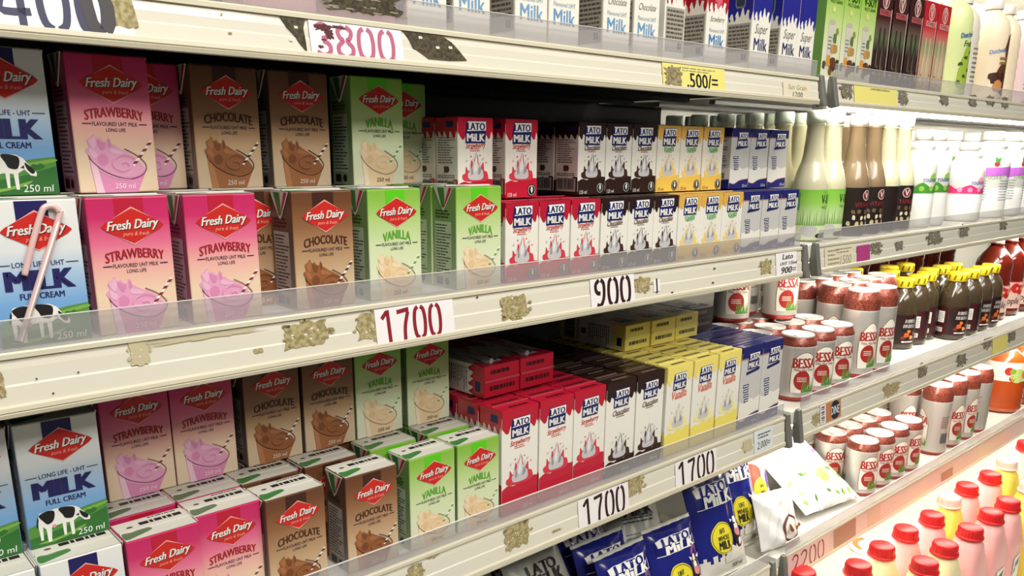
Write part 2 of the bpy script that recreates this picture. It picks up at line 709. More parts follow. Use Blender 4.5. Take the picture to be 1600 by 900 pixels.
# third shelf, left bay
s = SH['C', 1]
a = s.label(903, 768, 980, 822, paper, 'paper price label with dark stencilled 1700, the nearer of two')
digits(a, '1700', .08, .95, .06, .95, brown_ink, 2, .16)
a = s.label(1055, 712, 1117, 756, paper, 'paper price label with dark stencilled 1700, beside the yellow cartons')
digits(a, '1700', .06, .97, .06, .95, brown_ink, 2, .16)
s.blot(785, 815, 830, 858, seed=31)
s.blot(970, 745, 1008, 776, seed=32, j=.6)
s.blot(1160, 685, 1176, 706, M('pale stain', (196, 184, 148), .6), seed=33)
s.blot(636, 880, 664, 905, seed=34)
s.blot(668, 862, 690, 872, seed=35)
s.blot(860, 826, 876, 830, seed=36, specks=2)
a = s.label(1178, 668, 1206, 706, M('pale blue note paper', (220, 226, 224), .5), 'pale handwritten note at the rail end')
a.text('2,000=', .5, .35, .7, black, 2, 1.2, .2)
a.lines(.2, .6, .9, .85, 2, blue_ink, 2)

# top shelf, left bay
s = SH['A', 1]
a = s.label(484, 36, 628, 104, paper, 'white price label with faded pink stencilled 3800')
digits(a, '3800', .03, .94, .06, .93, pink_ink, 2, .15)
for k, (u, v, hu, hv) in enumerate([(.14, .84, .11, .12), (.2, .66, .06, .16), (.3, .88, .1, .05), (.1, .3, .04, .05), (.13, .5, .03, .03)]):
    a.poly(ragged(u, v, hu, hv, 22, .55, 60 + k), M('dried dark red residue', (84, 34, 36), .7), 3)


def rail_poly(s, pts, m, layer=1):
    s.art.poly([(lambda q: (q[0], min(max(q[1], s.zb + .004), s.zt - .005)))(s.xz(*p)) for p in pts], m, layer)


rail_poly(s, [(438, 22), (478, 26), (474, 44), (476, 58), (478, 82), (470, 72), (464, 64), (458, 52), (448, 42)], residue_dark)
rail_poly(s, [(632, 45), (690, 50), (706, 66), (716, 78), (728, 95), (700, 95), (668, 92), (655, 82), (646, 76), (640, 62)], residue_dark)
for k, (px, py) in enumerate([(680, 72), (700, 72), (654, 56), (450, 60), (459, 40)]):
    s.blot(px, py, px + 7, py + 5, ivory, seed=70 + k, specks=0, layer=2)
a = s.label(-40, -25, 205, 50, M('washed white label', (240, 238, 238), .4), 'worn white label with dark stencilled digits ending in 00')
digits(a, '5400', -.12, .86, .02, 1.3, blue_ink, 2, .16)
rail_poly(s, [(150, -10), (205, -10), (216, 42), (200, 46), (185, 41), (168, 44), (160, 30)], residue, 4)
for px in (140, 164):
    pts = [(px - 8, -12), (px - 4, 10), (px + 2, 34), (px + 12, 50)] if px == 140 else [(px - 6, -12), (px + 4, 10), (px + 6, 36), (px, 50)]
    q = [s.xz(*p) for p in pts]
    s.art.stroke([(p[0], max(p[1], s.zb + .006)) for p in q], .0085, M('blurred black ink', (58, 54, 56), .5), 6)
a = s.label(1034, 96, 1132, 146, paper_yellow, 'torn yellow price label reading ,500/=')
a.text(',500/=', .62, .36, .5, black, 2, .95, 0, .03)
a.lines(.3, .72, .85, .92, 2, M('faded ink', (150, 146, 110), .6), 2)
a.poly(ragged(.16, .5, .16, .46, 30, .4, 77), speckle_mat('peeled patch', (112, 98, 66), (160, 148, 112), 260, .75), 3)
a = s.label(1222, 128, 1266, 156, paper_old, 'small faded handwritten note at the rail end')
a.text('Sun Grain', .5, .7, .66, M('faded ink', (150, 146, 110), .6), 2, .75, .2)
a.text('1200', .5, .28, .36, black, 2, .7, .2)
s.blot(355, 50, 362, 54, residue, seed=80, specks=0)
s.blot(345, 20, 349, 24, residue, seed=81, specks=0)
# torn dark tape left on the upstand
X0, X1 = at(505, 12, 1, 0).x, at(634, 22, 1, 0).x
s.rart.poly(ragged((X0 + X1) / 2, s.zt + .0125, (X1 - X0) / 2, .0085, 46, .3, 5, .9), residue_dark, 1)
for k in range(14):
    s.rart.poly(ragged(X0 + (X1 - X0) * rnd.random(), s.zt + .006 + .012 * rnd.random(), .006, .0008, 8, .5, k), M('tape scratch', (150, 144, 128), .5), 2)

# right bay, top shelf
residue_dark = speckle_mat('grey tape residue', (92, 85, 70), (140, 132, 114), 300, .75)
s = SH['A', 2]
a = s.label(1334, 124, 1402, 163, paper_yellow, 'blank yellow price label with a torn corner')
a.poly(ragged(.55, .88, .3, .06, 14, .5, 4), residue, 2)
for k, (q) in enumerate([(1312, 128, 1334, 156), (1402, 140, 1419, 165), (1469, 144, 1484, 165), (1514, 146, 1528, 168), (1542, 148, 1556, 166), (1565, 150, 1578, 170)]):
    s.blot(*q, residue_dark, seed=90 + k, j=.5)
# right bay, second shelf
s = SH['B', 2]
a = s.label(1338, 383, 1358, 407, M('magenta sticker', (176, 62, 128), .5), 'small plain magenta sticker')
for k, q in enumerate([(1358, 377, 1378, 399), (1397, 376, 1412, 392), (1448, 360, 1472, 384), (1499, 350, 1514, 372), (1562, 340, 1574, 360)]):
    s.blot(*q, residue_dark, seed=110 + k, j=.55)
a = s.label(1288, 384, 1332, 416, paper_old, 'worn label with scribbled 1500')
a.text('1500', .72, .3, .4, M('faded ink', (110, 106, 90), .6), 2, 1.0, .2)
a.lines(.1, .1, .5, .9, 4, M('faded ink', (110, 106, 90), .6), 2, .5)
a.lines(.4, .6, .95, .9, 2, M('faded ink', (110, 106, 90), .6), 2)
# right bay, third shelf
s = SH['C', 2]
a = s.label(1282, 622, 1313, 656, M('orange brown tag', (196, 128, 84), .5), 'orange shelf tag with a barcode strip')
a.rect(0, 0, .26, 1, paper, 1)
for k in range(9):
    a.rect(.05, .08 + k * .095, .21, .08 + k * .095 + .03 + .02 * (k % 3), black, 2)
a.ell(.72, .5, .23, M('dark emblem', (34, 42, 60), .5), 1)
a.text('DINE', .72, .5, .4, white, 2, 1.6, .1, .02)
for k, q in enumerate([(1268, 645, 1282, 664), (1378, 598, 1406, 618), (1434, 568, 1448, 592), (1494, 552, 1510, 572), (1536, 527, 1552, 545), (1575, 517, 1588, 534)]):
    s.blot(*q, residue_dark if k > 1 else residue, seed=130 + k, j=.55)
a = s.label(1552, 512, 1574, 548, paper_yellow, 'blank pale yellow label between two stains')
# right bay, bottom shelf
s = SH['D', 2]
a = s.label(1232, 848, 1292, 898, paper_pink, 'pink price label reading 2200')
digits(a, '2200', .08, .9, .08, .9, M('rust ink', (150, 62, 56), .5), 2, .11)
tan = M('tan tape', (166, 126, 102), .5)
s.art.poly([(1.262, s.zb + .0055), (2.7, s.zb + .0055), (2.7, s.zt - .0075), (1.262, s.zt - .0075)], M('faded pink rail strip', (222, 196, 184), .5), 0)
a = s.label(1303, 817, 1335, 850, tan, 'small tan tape patch, the nearer of two')
a = s.label(1470, 735, 1486, 755, tan, 'small tan tape patch, the farther of two')
a = s.label(1355, 790, 1374, 822, M('pale tan tape', (214, 188, 160), .5), 'pale tan tape strip')
for sh in SH.values():
    sh.done()

# base deck under the jugs
b = MB()
b.box(-.75, X_END - .01, -.30, DEEP - .002, DECK - .03, DECK, shelf_white, .002)
b.box(-.75, X_END - .01, -.33, -.30, DECK - .2, DECK + .05, ivory, .004)
o = link('base_deck', b.mesh('base_deck'))
props(o, 'white base deck of the chiller carrying the jugs', 'shelf')
b = MB()
b.box(-.75, X_END - .01, -.28, DEEP - .002, -1.25, DECK - .03, M('chiller plinth', (120, 120, 116), .5), .002)
struct('trim_1', b)
# lamps under the right bay's shelf fronts
def tube_lamp(x0, x1, y, z, label, power):
    r = bpy.data.objects.new('fluorescent_lamp', None)
    COL.objects.link(r)
    r.location = ((x0 + x1) / 2, y, z)
    props(r, label, 'lamp', 'tube lamps of the right bay')
    b = MB()
    t = bmesh.new()
    bmesh.ops.create_cone(t, cap_ends=True, segments=14, radius1=.0085, radius2=.0085, depth=x1 - x0 - .03)
    t.transform(Matrix.Rotation(PI / 2, 4, 'Y'))
    for f in t.faces:
        f.material_index = b.mi(M('lit tube', (255, 250, 238), .3, emit=TUBE_POWER))
    b.join(t)
    link('lamp_tube', b.mesh('lamp_tube'), r)
    for sx in (-1, 1):
        b = MB()
        X = sx * (x1 - x0) / 2
        b.box(X - .008, X + .008, -.0095, .0095, -.0085, .0085, M('lamp socket', (215, 213, 205), .4), .002)
        link('lamp_socket', b.mesh('lamp_socket'), r)


for lev, nm in (('A', 'lit tube lamp under the top right shelf, above the glass bottles'),
                ('B', 'lit tube lamp under the magenta-stickered shelf, above the cans'),
                ('C', 'lit tube lamp above the lowest drink cans'),
                ('D', 'lit tube lamp above the red-capped jugs')):
    zb = LEV[lev][1]
    for i, (xa, xb) in enumerate(((BAY2 + .01, 2.3), (2.31, X_END - .04))):
        tube_lamp(xa, xb, .0255, zb + .0045, nm if i == 0 else nm.replace('lit tube lamp', 'farther lit tube lamp'), 1)
for i, (xa, xb) in enumerate(((BAY2 + .01, 2.3), (2.31, X_END - .04))):
    tube_lamp(xa, xb, .24, .4495, ('nearer' if i == 0 else 'farther') + ' lit tube lamp over the soy cartons', 1)

# ------------------------------------------------------------------ flavoured milk cartons (250 ml bricks)
FW, FD_, FH = .0605, .041, .104
foil = M('pale carton top', (214, 211, 200), .45)
green_brush = M('green brush print', (58, 122, 58), .5)
grey_print = M('grey print', (96, 94, 92), .5)
rhomb_red = M('red badge', (204, 40, 34), .4)
label_white = M('print white', (244, 242, 236), .45)
pale_cream = M('cream print', (238, 224, 200), .45)

KINDS = {
    'strawberry': dict(stops=[(0, (238, 214, 184)), (.3, (242, 214, 184)), (.5, (242, 176, 168)), (.66, (232, 116, 150)), (.85, (206, 48, 106)), (1, (200, 38, 96))],
                       band=(190, 28, 56), side=(176, 52, 96), word='STRAWBERRY', wcol=(170, 30, 44), milk=(232, 166, 200), milk2=(210, 116, 166), glass=(228, 146, 190),
                       light=(246, 206, 224), straw=(140, 44, 48), ml=(250, 240, 240)),
    'chocolate': dict(stops=[(0, (222, 198, 168)), (.2, (218, 192, 158)), (.45, (188, 150, 112)), (.7, (146, 100, 66)), (.9, (112, 70, 42)), (1, (104, 64, 38))],
                      band=(66, 34, 22), side=(86, 58, 40), word='CHOCOLATE', wcol=(74, 36, 24), milk=(152, 94, 56), milk2=(96, 54, 30), glass=(168, 108, 66),
                      light=(188, 128, 84), straw=(78, 38, 26), ml=(246, 236, 224)),
    'vanilla': dict(stops=[(0, (232, 232, 206)), (.25, (228, 234, 202)), (.5, (214, 228, 178)), (.72, (182, 212, 130)), (.9, (144, 194, 78)), (1, (134, 186, 66))],
                    band=(92, 204, 26), side=(112, 152, 76), word='VANILLA', wcol=(98, 174, 44), milk=(238, 210, 168), milk2=(222, 184, 134), glass=(240, 214, 172),
                    light=(248, 230, 202), straw=(96, 166, 46), ml=(50, 40, 30)),
    'full cream': dict(stops=[(0, (92, 152, 214)), (.3, (124, 174, 224)), (.5, (176, 204, 230)), (.66, (226, 230, 232)), (1, (238, 238, 234))],
                       band=(32, 28, 92), side=(170, 186, 206), word='MILK', wcol=(36, 34, 96), ml=(246, 250, 246)),
}


def badge(a, cu=.53, cv=.79, hw=.385, hv=.128):
    """red rhombus with rounded side tips, thin white line, two lines of lettering"""
    A = FH / FW

    def rh(hw, hv):
        return [(cu, cv + hv), (cu + hw * .45, cv + hv * .6), (cu + hw * .86, cv + hv * .22), (cu + hw, cv), (cu + hw * .86, cv - hv * .22), (cu + hw * .45, cv - hv * .6),
                (cu, cv - hv), (cu - hw * .45, cv - hv * .6), (cu - hw * .86, cv - hv * .22), (cu - hw, cv), (cu - hw * .86, cv + hv * .22), (cu - hw * .45, cv + hv * .6)]
    a.poly([(cu, cv + hv * 1.09), (cu + hw * .86, cv + hv * .2), (cu + hw * .86, cv - hv * .2), (cu, cv - hv * 1.09), (cu - hw * .86, cv - hv * .2), (cu - hw * .86, cv + hv * .2)], M('badge outline', (238, 176, 166), .45), 2)
    a.poly(rh(hw, hv), rhomb_red, 3)
    a.text('Fresh Dairy', cu + .01, cv - .004, hw * 1.66, M('lettering shadow', (92, 16, 16), .5), 4, 1.25, .38, .06, rot=.05)
    a.text('Fresh Dairy', cu, cv + .002, hw * 1.66, label_white, 5, 1.25, .38, .06, rot=.05)
    a.text('pure & fresh', cu + .03, cv - hv * .47, hw * .84, M('badge small print', (238, 170, 150), .5), 4, 1.1, .3)


def glass_art(a, K):
    mk = lambda n, c: M(K['word'].lower() + ' ' + n, c, .45)
    milk, milk2, gl, lt = mk('milk', K['milk']), mk('milk shade', K['milk2']), mk('glass', K['glass']), mk('milk light', K['light'])
    # tumbler
    a.poly([(.2, .0), (.72, .0), (.8, .1), (.855, .17), (.82, .2), (.5, .14), (.2, .24), (.155, .27), (.16, .2)], gl, 2)
    a.poly([(.2, .0), (.3, .0), (.24, .2), (.16, .25)], lt, 3)
    # rim and the milk heaving over it
    blob = smooth([(.155, .27), (.12, .315), (.165, .34), (.15, .385), (.2, .405), (.235, .43), (.27, .395), (.31, .405), (.345, .38), (.385, .375), (.41, .41), (.435, .365),
                   (.48, .35), (.54, .325), (.62, .30), (.72, .265), (.82, .2), (.83, .165), (.74, .125), (.58, .115), (.4, .135), (.25, .19)], 4)
    a.poly(blob, milk, 3)
    mid = mk('milk mid', tuple((x + y) // 2 for x, y in zip(K['milk'], K['milk2'])))
    lmid = mk('milk half light', tuple((x + y) // 2 for x, y in zip(K['milk'], K['light'])))
    for pts, mm in [([(.27, .39), (.33, .37), (.37, .36), (.34, .315), (.29, .33)], mid), ([(.165, .38), (.2, .395), (.24, .415), (.255, .36), (.23, .32), (.2, .33)], lmid), ([(.16, .33), (.21, .32), (.26, .28), (.22, .255), (.17, .285)], lmid),
                    ([(.4, .38), (.425, .395), (.44, .35), (.41, .33)], mid), ([(.42, .33), (.52, .315), (.6, .29), (.5, .285), (.42, .295)], lmid), ([(.27, .27), (.34, .285), (.39, .24), (.33, .2), (.26, .225)], mid),
                    ]:
        a.poly(smooth(pts, 4), mm, 4 + .15 * len(pts) + .2 * pts[0][0])
    # the swirl
    sp_ = [(.565 + (.2 - .0058 * k) * math.cos(.6 + k * .27) * .92, .2 + (.2 - .0058 * k) * math.sin(.6 + k * .27) * .4) for k in range(30)]
    a.stroke(sp_, .03, mid, 4)
    a.stroke([(u + .012, v + .012) for u, v in sp_[4:]], .011, lmid, 5)
    a.stroke(smooth([(.15, .275), (.18, .235), (.3, .17), (.45, .125), (.62, .1), (.78, .125), (.855, .175), (.84, .225), (.74, .28), (.6, .325)], 4, False), .012, mk('rim', tuple(int(c * .62) for c in K['milk2'])), 5)
    a.stroke(smooth([(.16, .26), (.2, .2), (.34, .14), (.5, .105), (.66, .09)], 3, False), .009, lt, 5)
    # striped straw
    a.stroke([(.69, .2), (.95, .385)], .034, label_white, 5)
    for k in range(4):
        t = .02 + k * .25
        p = lambda q, o: (.69 + .26 * q + o * .0135, .2 + .185 * q - o * .0135 * FW / FH)
        a.poly([p(t, -1), p(t + .1, 1), p(t + .22, 1), p(t + .12, -1)], mk('straw', K['straw']), 6)
    a.text('250 ml', .56, .05, .26, mk('volume', K['ml']), 6, 1.0, .1)


def cow(a, cu, cv, s, m_white, m_black, m_pink, layer):
    """grazing black and white cow seen from the side"""
    P = lambda pts: [(cu + x * s, cv + y * s * FW / FH) for x, y in pts]
    a.poly(P([(-.5, .22), (-.46, .36), (-.1, .4), (.3, .38), (.44, .3), (.58, .1), (.7, -.04), (.68, -.12), (.56, -.1), (.44, .04), (.34, -.02), (.3, -.05),
              (.29, -.42), (.22, -.42), (.2, -.06), (.12, -.05), (.1, -.38), (.04, -.38), (.03, -.04), (-.22, -.08), (-.26, -.46), (-.34, -.46), (-.35, -.1), (-.42, -.02),
              (-.44, -.38), (-.5, -.38), (-.52, .0)]), m_white, layer)
    a.poly(P(smooth([(-.48, .3), (-.3, .38), (-.12, .34), (-.16, .1), (-.3, .02), (-.4, .14)], 3)), m_black, layer + 1)
    a.poly(P(smooth([(-.02, .38), (.2, .38), (.36, .3), (.3, .06), (.12, .08), (.06, .2)], 3)), m_black, layer + 1)
    a.poly(P(smooth([(.46, .2), (.56, .12), (.66, .0), (.6, -.06), (.5, .04)], 3)), m_black, layer + 1)
    a.poly(P([(.44, .14), (.36, .08), (.44, .06)]), m_black, layer + 1)
    a.poly(P([(-.52, .26), (-.56, .0), (-.53, -.02), (-.49, .22)]), m_black, layer + 1)
    a.ell(cu - .16 * s, cv - .06 * s * FW / FH, .05 * s, m_pink, layer + 1)


def flavour_carton(kind):
    K = KINDS[kind]
    b = MB()
    body = ramp_mat(kind + ' carton print', K['stops'], FH, .38, .15)
    sidem = ramp_mat(kind + ' carton side', [(0, tuple(int(c * .5 + 110) for c in K['side'])), (.5, tuple(int(c * .8 + 36) for c in K['side'])), (1, K['side'])], FH, .42)
    b.box(-FW / 2, FW / 2, -FD_ / 2, FD_ / 2, 0, FH, body, .0011, facemats={(-1, 0, 0): sidem, (1, 0, 0): sidem, (0, 0, 1): foil, (0, 0, -1): foil})
    a = Art(b, lambda u, v, o: Vector((u - FW / 2, -FD_ / 2 - o, v)), FW, FH)
    a.rect(.33, .82, .68, .992, M(kind + ' top band', K['band'], .4), 1)
    badge(a)
    ink = M('navy small print', (44, 34, 62), .5)
    if kind == 'full cream':
        a.stroke([(.06, .565), (.2, .565)], .01, ink, 2)
        a.stroke([(.8, .565), (.94, .565)], .01, ink, 2)
        a.text('LONG LIFE - UHT', .5, .565, .56, M('navy lettering', K['wcol'], .45), 2, 1.2, 0, .02)
        a.text('MILK', .5, .455, .72, M('navy lettering', K['wcol'], .45), 2, 1.0, 0, .13)
        a.text('FULL CREAM', .5, .345, .48, M('navy lettering', K['wcol'], .45), 2, 1.2, 0, .05)
        g1, g2, g3 = M('meadow green', (86, 146, 62), .5), M('meadow dark green', (48, 112, 46), .5), M('meadow light green', (128, 178, 74), .5)
        a.poly(smooth([(.01, .0), (.01, .17), (.2, .2), (.5, .225), (.75, .25), (.99, .265), (.99, .0)], 1), g1, 1)
        a.poly([(.01, .0), (.01, .08), (.3, .1), (.65, .14), (.99, .2), (.99, .0)], g2, 2)
        a.poly(smooth([(.1, .03), (.4, .05), (.7, .1), (.6, .06), (.3, .02)], 3), g3, 3)
        a.poly(smooth([(.5, .2), (.8, .235), (.99, .25), (.99, .23), (.75, .205)], 2), g3, 2)
        a.poly(smooth([(.7, .19), (.73, .215), (.78, .21), (.82, .22), (.86, .2), (.82, .18), (.74, .175)], 3), g2, 3)
        cow(a, .4, .165, .52, label_white, black, M('udder pink', (226, 160, 150), .5), 4)
        a.text('250 ml', .76, .045, .34, M('full cream volume', K['ml'], .5), 4, 1.0, .1)
    else:
        a.text(K['word'], .52, .592, {'vanilla': .52}.get(kind, .72), M(kind + ' lettering', K['wcol'], .45), 2, 1.5, 0, .07, arc=.05)
        a.text('FLAVOURED UHT MILK', .52, .505, .56, ink, 2, 1.3, 0, .015)
        a.stroke([(.12, .505), (.23, .505)], .012, ink, 2)
        a.stroke([(.82, .505), (.92, .505)], .012, ink, 2)
        a.text('LONG LIFE', .52, .462, .24, ink, 2, 1.25, 0, .015)
        glass_art(a, K)
    # left and right panels: nutrition print
    for sgn in (-1, 1):
        sa = Art(b, (lambda u, v, o: Vector((-FW / 2 - o, FD_ / 2 - u, v))) if sgn < 0 else (lambda u, v, o: Vector((FW / 2 + o, u - FD_ / 2, v))), FD_, FH)
        sa.rect(.12, .12, .8, .66, M(kind + ' side panel', tuple(int(c * .35 + 145) for c in K['side']), .5), 1)
        dk = M(kind + ' side print', tuple(int(c * .3) for c in K['side']), .5)
        sa.lines(.16, .14, .78, .64, 17, dk, 2, .4, .36, 5)
        sa.lines(.14, .69, .82, .78, 3, dk, 2, .3, .4, 6)
        sa.rect(.16, .03, .42, .1, dk, 2)
        sa.ell(.6, .065, .09, dk, 2)
    me = b.mesh('milk_carton')
    # folded top: pale foil panel with printed code, seam and green brush mark
    p = MB()
    t = Art(p, lambda u, v, o: Vector((u - FW / 2, v - FD_ / 2, FH + o + .0003)), FW, FD_)
    t.rect(.015, .02, .985, .98, foil, 0)
    t.poly(smooth([(.03, .1), (.2, .16), (.42, .3), (.38, .44), (.16, .4), (.04, .42)], 3), green_brush if kind != 'strawberry' else M('muted green brush', (96, 116, 84), .5), 1)
    t.lines(.34, .62, .94, .8, 1, black, 1, .05, .8, 8)
    t.lines(.5, .88, .92, .95, 1, black, 1, .1, .6, 9)
    t.ell(.2, .66, .045, M('straw spot', (96, 70, 60), .5), 1, rv=.03)
    p.box(-FW / 2 + .001, FW / 2 - .001, -.003, .0012, FH + .0004, FH + .0014, foil, .0004)
    top = p.mesh('top_panel')
    parts = [('top_panel', top)]
    for sgn in (-1, 1):
        p = MB()
        x = sgn * (FW / 2 + .0006)
        pts = [(-.8, 1.0), (.8, 1.0), (.12, .79), (0, .765), (-.12, .79)]
        v0 = [p.bm.verts.new((x, q[0] * FD_ / 2, q[1] * FH)) for q in pts]
        v1 = [p.bm.verts.new((x + sgn * .0009, q[0] * FD_ / 2, q[1] * FH)) for q in pts]
        for i in range(5):
            p.bm.faces.new((v0[i], v0[(i + 1) % 5], v1[(i + 1) % 5], v1[i])).material_index = p.mi(foil)
        p.bm.faces.new(v0).material_index = p.mi(foil)
        p.bm.faces.new(v1).material_index = p.mi(foil)
        bmesh.ops.recalc_face_normals(p.bm, faces=p.bm.faces)
        fa = Art(p, lambda u, v, o: Vector((x + sgn * (.0009 + o), u * FD_ / 2, v * FH)), 1, 1)
        fa.poly([(-.1, .99), (.45, .99), (.2, .86), (.1, .8), (-.08, .8), (-.15, .88)], green_brush, 1)
        fa.poly([(-.75, .992), (-.5, .992), (-.05, .8), (-.11, .8)], M('flap shade print', tuple(K['band']), .5), 1)
        parts.append(('side_flap', p.mesh('side_flap')))
    return Proto('milk_carton', me, parts)


FL = {k: flavour_carton(k) for k in KINDS}

zB, zC = LEV['B'][0], LEV['C'][0]
YC = FD_ / 2
SHELFNAME = {'B': 'the 1700 and 900 shelf', 'C': 'the shelf below'}
G_FD = 'flavoured milk cartons'
COLW = {'strawberry': 'pink strawberry', 'chocolate': 'brown chocolate', 'vanilla': 'green vanilla', 'full cream': 'blue and white full cream'}


def fd(kind, x, yf, z, label, rz=0.0, jitter=True):
    return FL[kind].put(label, 'carton', (x, yf + YC, z + .0002), math.radians(rz), G_FD)


U = FH + .0012
# --- second shelf: front row
m0 = fd('full cream', .1467, .012, zB, 'blue full cream milk carton with a bent straw stuck to its front', 0)
fd('strawberry', .2127, .012, zB, 'pink strawberry milk carton right of the carton with the bent straw', .4)
fd('strawberry', .2852, .012, zB, 'pink strawberry milk carton, second from the bent straw in the front row', -.5)
fd('chocolate', .3785, .012, zB, 'brown chocolate milk carton in the front row above the 1700 label', .4)
fd('vanilla', .4555, .012, zB, 'green vanilla milk carton standing right above the maroon 1700 label', .3)
fd('vanilla', .5605, .012, zB, 'green vanilla milk carton beside the small red strawberry cartons', -.3)
# second row (carries the upper tier)
for k, (kind, x, lb) in enumerate([('full cream', .148, 'full cream milk carton behind the one with the bent straw'),
                                   ('strawberry', .2115, 'strawberry milk carton behind the front strawberry carton, under the upper tier'),
                                   ('strawberry', .272, 'strawberry milk carton in the second row, under the upper brown cartons'),
                                   ('chocolate', .333, 'brown chocolate carton half hidden behind the second strawberry carton'),
                                   ('chocolate', .395, 'brown chocolate carton behind the front chocolate carton, second row'),
                                   ('vanilla', .4575, 'green vanilla carton behind the vanilla one above the 1700 label'),
                                   ('vanilla', .5605, 'green vanilla carton behind the rightmost front vanilla carton')]):
    fd(kind, x, .0545, zB, lb)
fd('strawberry', .2625, .097, zB, 'strawberry carton in the third row under the dim upper strawberry carton')
fd('chocolate', .326, .097, zB, 'chocolate carton in the third row under the scuffed upper chocolate one')
fd('chocolate', .398, .097, zB, 'chocolate carton in the third row under the upper chocolate one beside vanilla')
fd('vanilla', .4815, .097, zB, 'vanilla carton in the third row under the bright upper vanilla one')
fd('vanilla', .5435, .1, zB, 'vanilla carton in the third row under the dim upper vanilla carton')
# upper tier
fd('full cream', .1475, .0545, zB + U, 'blue full cream milk carton at the left edge of the upper tier', .4)
fd('strawberry', .222, .0545, zB + U, 'pink strawberry milk carton of the upper tier, nearest under the long top rail', .6)
fd('strawberry', .2625, .0975, zB + U, 'dim strawberry carton set back between upper strawberry and chocolate cartons')
fd('chocolate', .3255, .078, zB + U, 'brown chocolate carton with a scuffed front, left of two in the upper tier', 0)
fd('chocolate', .398, .080, zB + U, 'brown chocolate carton in the upper tier, beside the upper vanilla carton', .5)
fd('vanilla', .4815, .0755, zB + U, 'green vanilla milk carton alone at the end of the upper tier', -.3)
fd('vanilla', .541, .1175, zB + U, 'dim green vanilla carton set back beside the dark shelf gap', 0)

# bent straw on the first carton: a sub-shape of that carton
sb = MB()
pts = [(-.0235, .0085), (-.02, .016), (.0085, .0935)]
arcp = [(.0085 + .0045 * (1 - math.cos(t)) * 1.0, .0935 + .006 * math.sin(t)) for t in [PI * k / 8 for k in range(9)]]
leg = [(-.019, .005), (-.0135, .0185), (.0155, .088)]
loop = [(.0168, .0955), (.0135, .0992), (.0085, .0985), (.0052, .0935)]
leg2 = [(-.0025, .074), (-.0105, .0515)]
path = [(x, -YC - .0032, z) for x, z in smooth(leg + loop + leg2, 8, False)]
sb.tube(path, .0022, M('pink white straw', (232, 196, 192), .3, coat=.5), 10)
sleeve = sb
st = link('straw', sb.mesh('straw'), m0)
st['label'] = 'pale pink bent straw'
ss = MB()
path2 = [(x, -YC - .0032 - .0023, z) for x, z in leg]
ss.tube(path2, .0007, M('straw stripe', (244, 232, 228), .3), 6)
o = link('straw_stripe', ss.mesh('straw_stripe'), st)

# --- third shelf: front row
fd('full cream', .0845, .012, zC, 'full cream carton at the bottom left corner, its top just showing')
fd('full cream', .1485, .012, zC, 'full cream carton under the tilted full cream carton, only its badge showing', -.4)
fd('strawberry', .2112, .010, zC, 'pink strawberry carton at the bottom edge, in front of another strawberry', .4)
fd('strawberry', .2725, .020, zC, 'pink strawberry carton in the bottom row beside the brown cartons', -.3)
fd('chocolate', .3342, .012, zC, 'brown chocolate carton in the bottom row, beside the strawberry carton', .3)
fd('chocolate', .4185, .012, zC, 'brown chocolate carton in the bottom row with its left side showing', -.4)
fd('vanilla', .4945, .012, zC, 'green vanilla carton in the bottom row, crumpled top, beside chocolate', .5)
fd('vanilla', .559, .012, zC, 'green vanilla carton in the bottom row beside the tall red cartons', -.3)
for kind, x, lb in [('full cream', .0845, 'full cream carton in the second bottom row at the left edge'), ('full cream', .148, 'full cream carton in the second bottom row under the upper one'),
                    ('strawberry', .2115, 'strawberry carton, second bottom row, top visible under upper strawberry'),
                    ('strawberry', .2735, 'strawberry carton, second bottom row, behind the right front strawberry'),
                    ('chocolate', .335, 'chocolate carton, second bottom row, behind the left front chocolate'),
                    ('chocolate', .402, 'chocolate carton, second bottom row, its pale top behind the right front chocolate'),
                    ('vanilla', .4795, 'vanilla carton, second bottom row, pale top with green edge, left one'),
                    ('vanilla', .556, 'vanilla carton, second bottom row, pale top with green edge, right one')]:
    fd(kind, x, .0625, zC, lb)
for kind, x in [('strawberry', .227), ('strawberry', .2885), ('chocolate', .36), ('chocolate', .4245), ('vanilla', .4875), ('vanilla', .556)]:
    fd(kind, x, .105, zC, COLW[kind] + ' carton in the third bottom row, under the upper ' + {.227: 'strawberry carton on the left', .2885: 'strawberry carton on the right', .36: 'chocolate carton on the left',
                                                                         .4245: 'chocolate carton on the right', .4875: 'vanilla carton on the left', .556: 'vanilla carton on the right'}[x])
fd('full cream', .0845, .045, zC + U, 'blue full cream carton cut by the left picture edge, on the third shelf', .6)
fd('full cream', .1502, .045, zC + U, 'blue full cream carton with cow, wholly visible, on the third shelf', -.8)
fd('strawberry', .227, .100, zC + U, 'pink strawberry carton in shade right of the whole full cream carton', -.3)
fd('strawberry', .2885, .100, zC + U, 'pink strawberry carton in shade beside the shaded chocolate carton', 0)
fd('chocolate', .36, .100, zC + U, 'brown chocolate carton in shade, left of two, on the third shelf', .2)
fd('chocolate', .4245, .100, zC + U, 'brown chocolate carton in shade beside vanilla, on the third shelf', -.2)
fd('vanilla', .4875, .100, zC + U, 'green vanilla carton in shade beside chocolate, below the 1700 label', .2)
fd('vanilla', .556, .100, zC + U, 'green vanilla carton in shade next to the red lying packs', -.2)

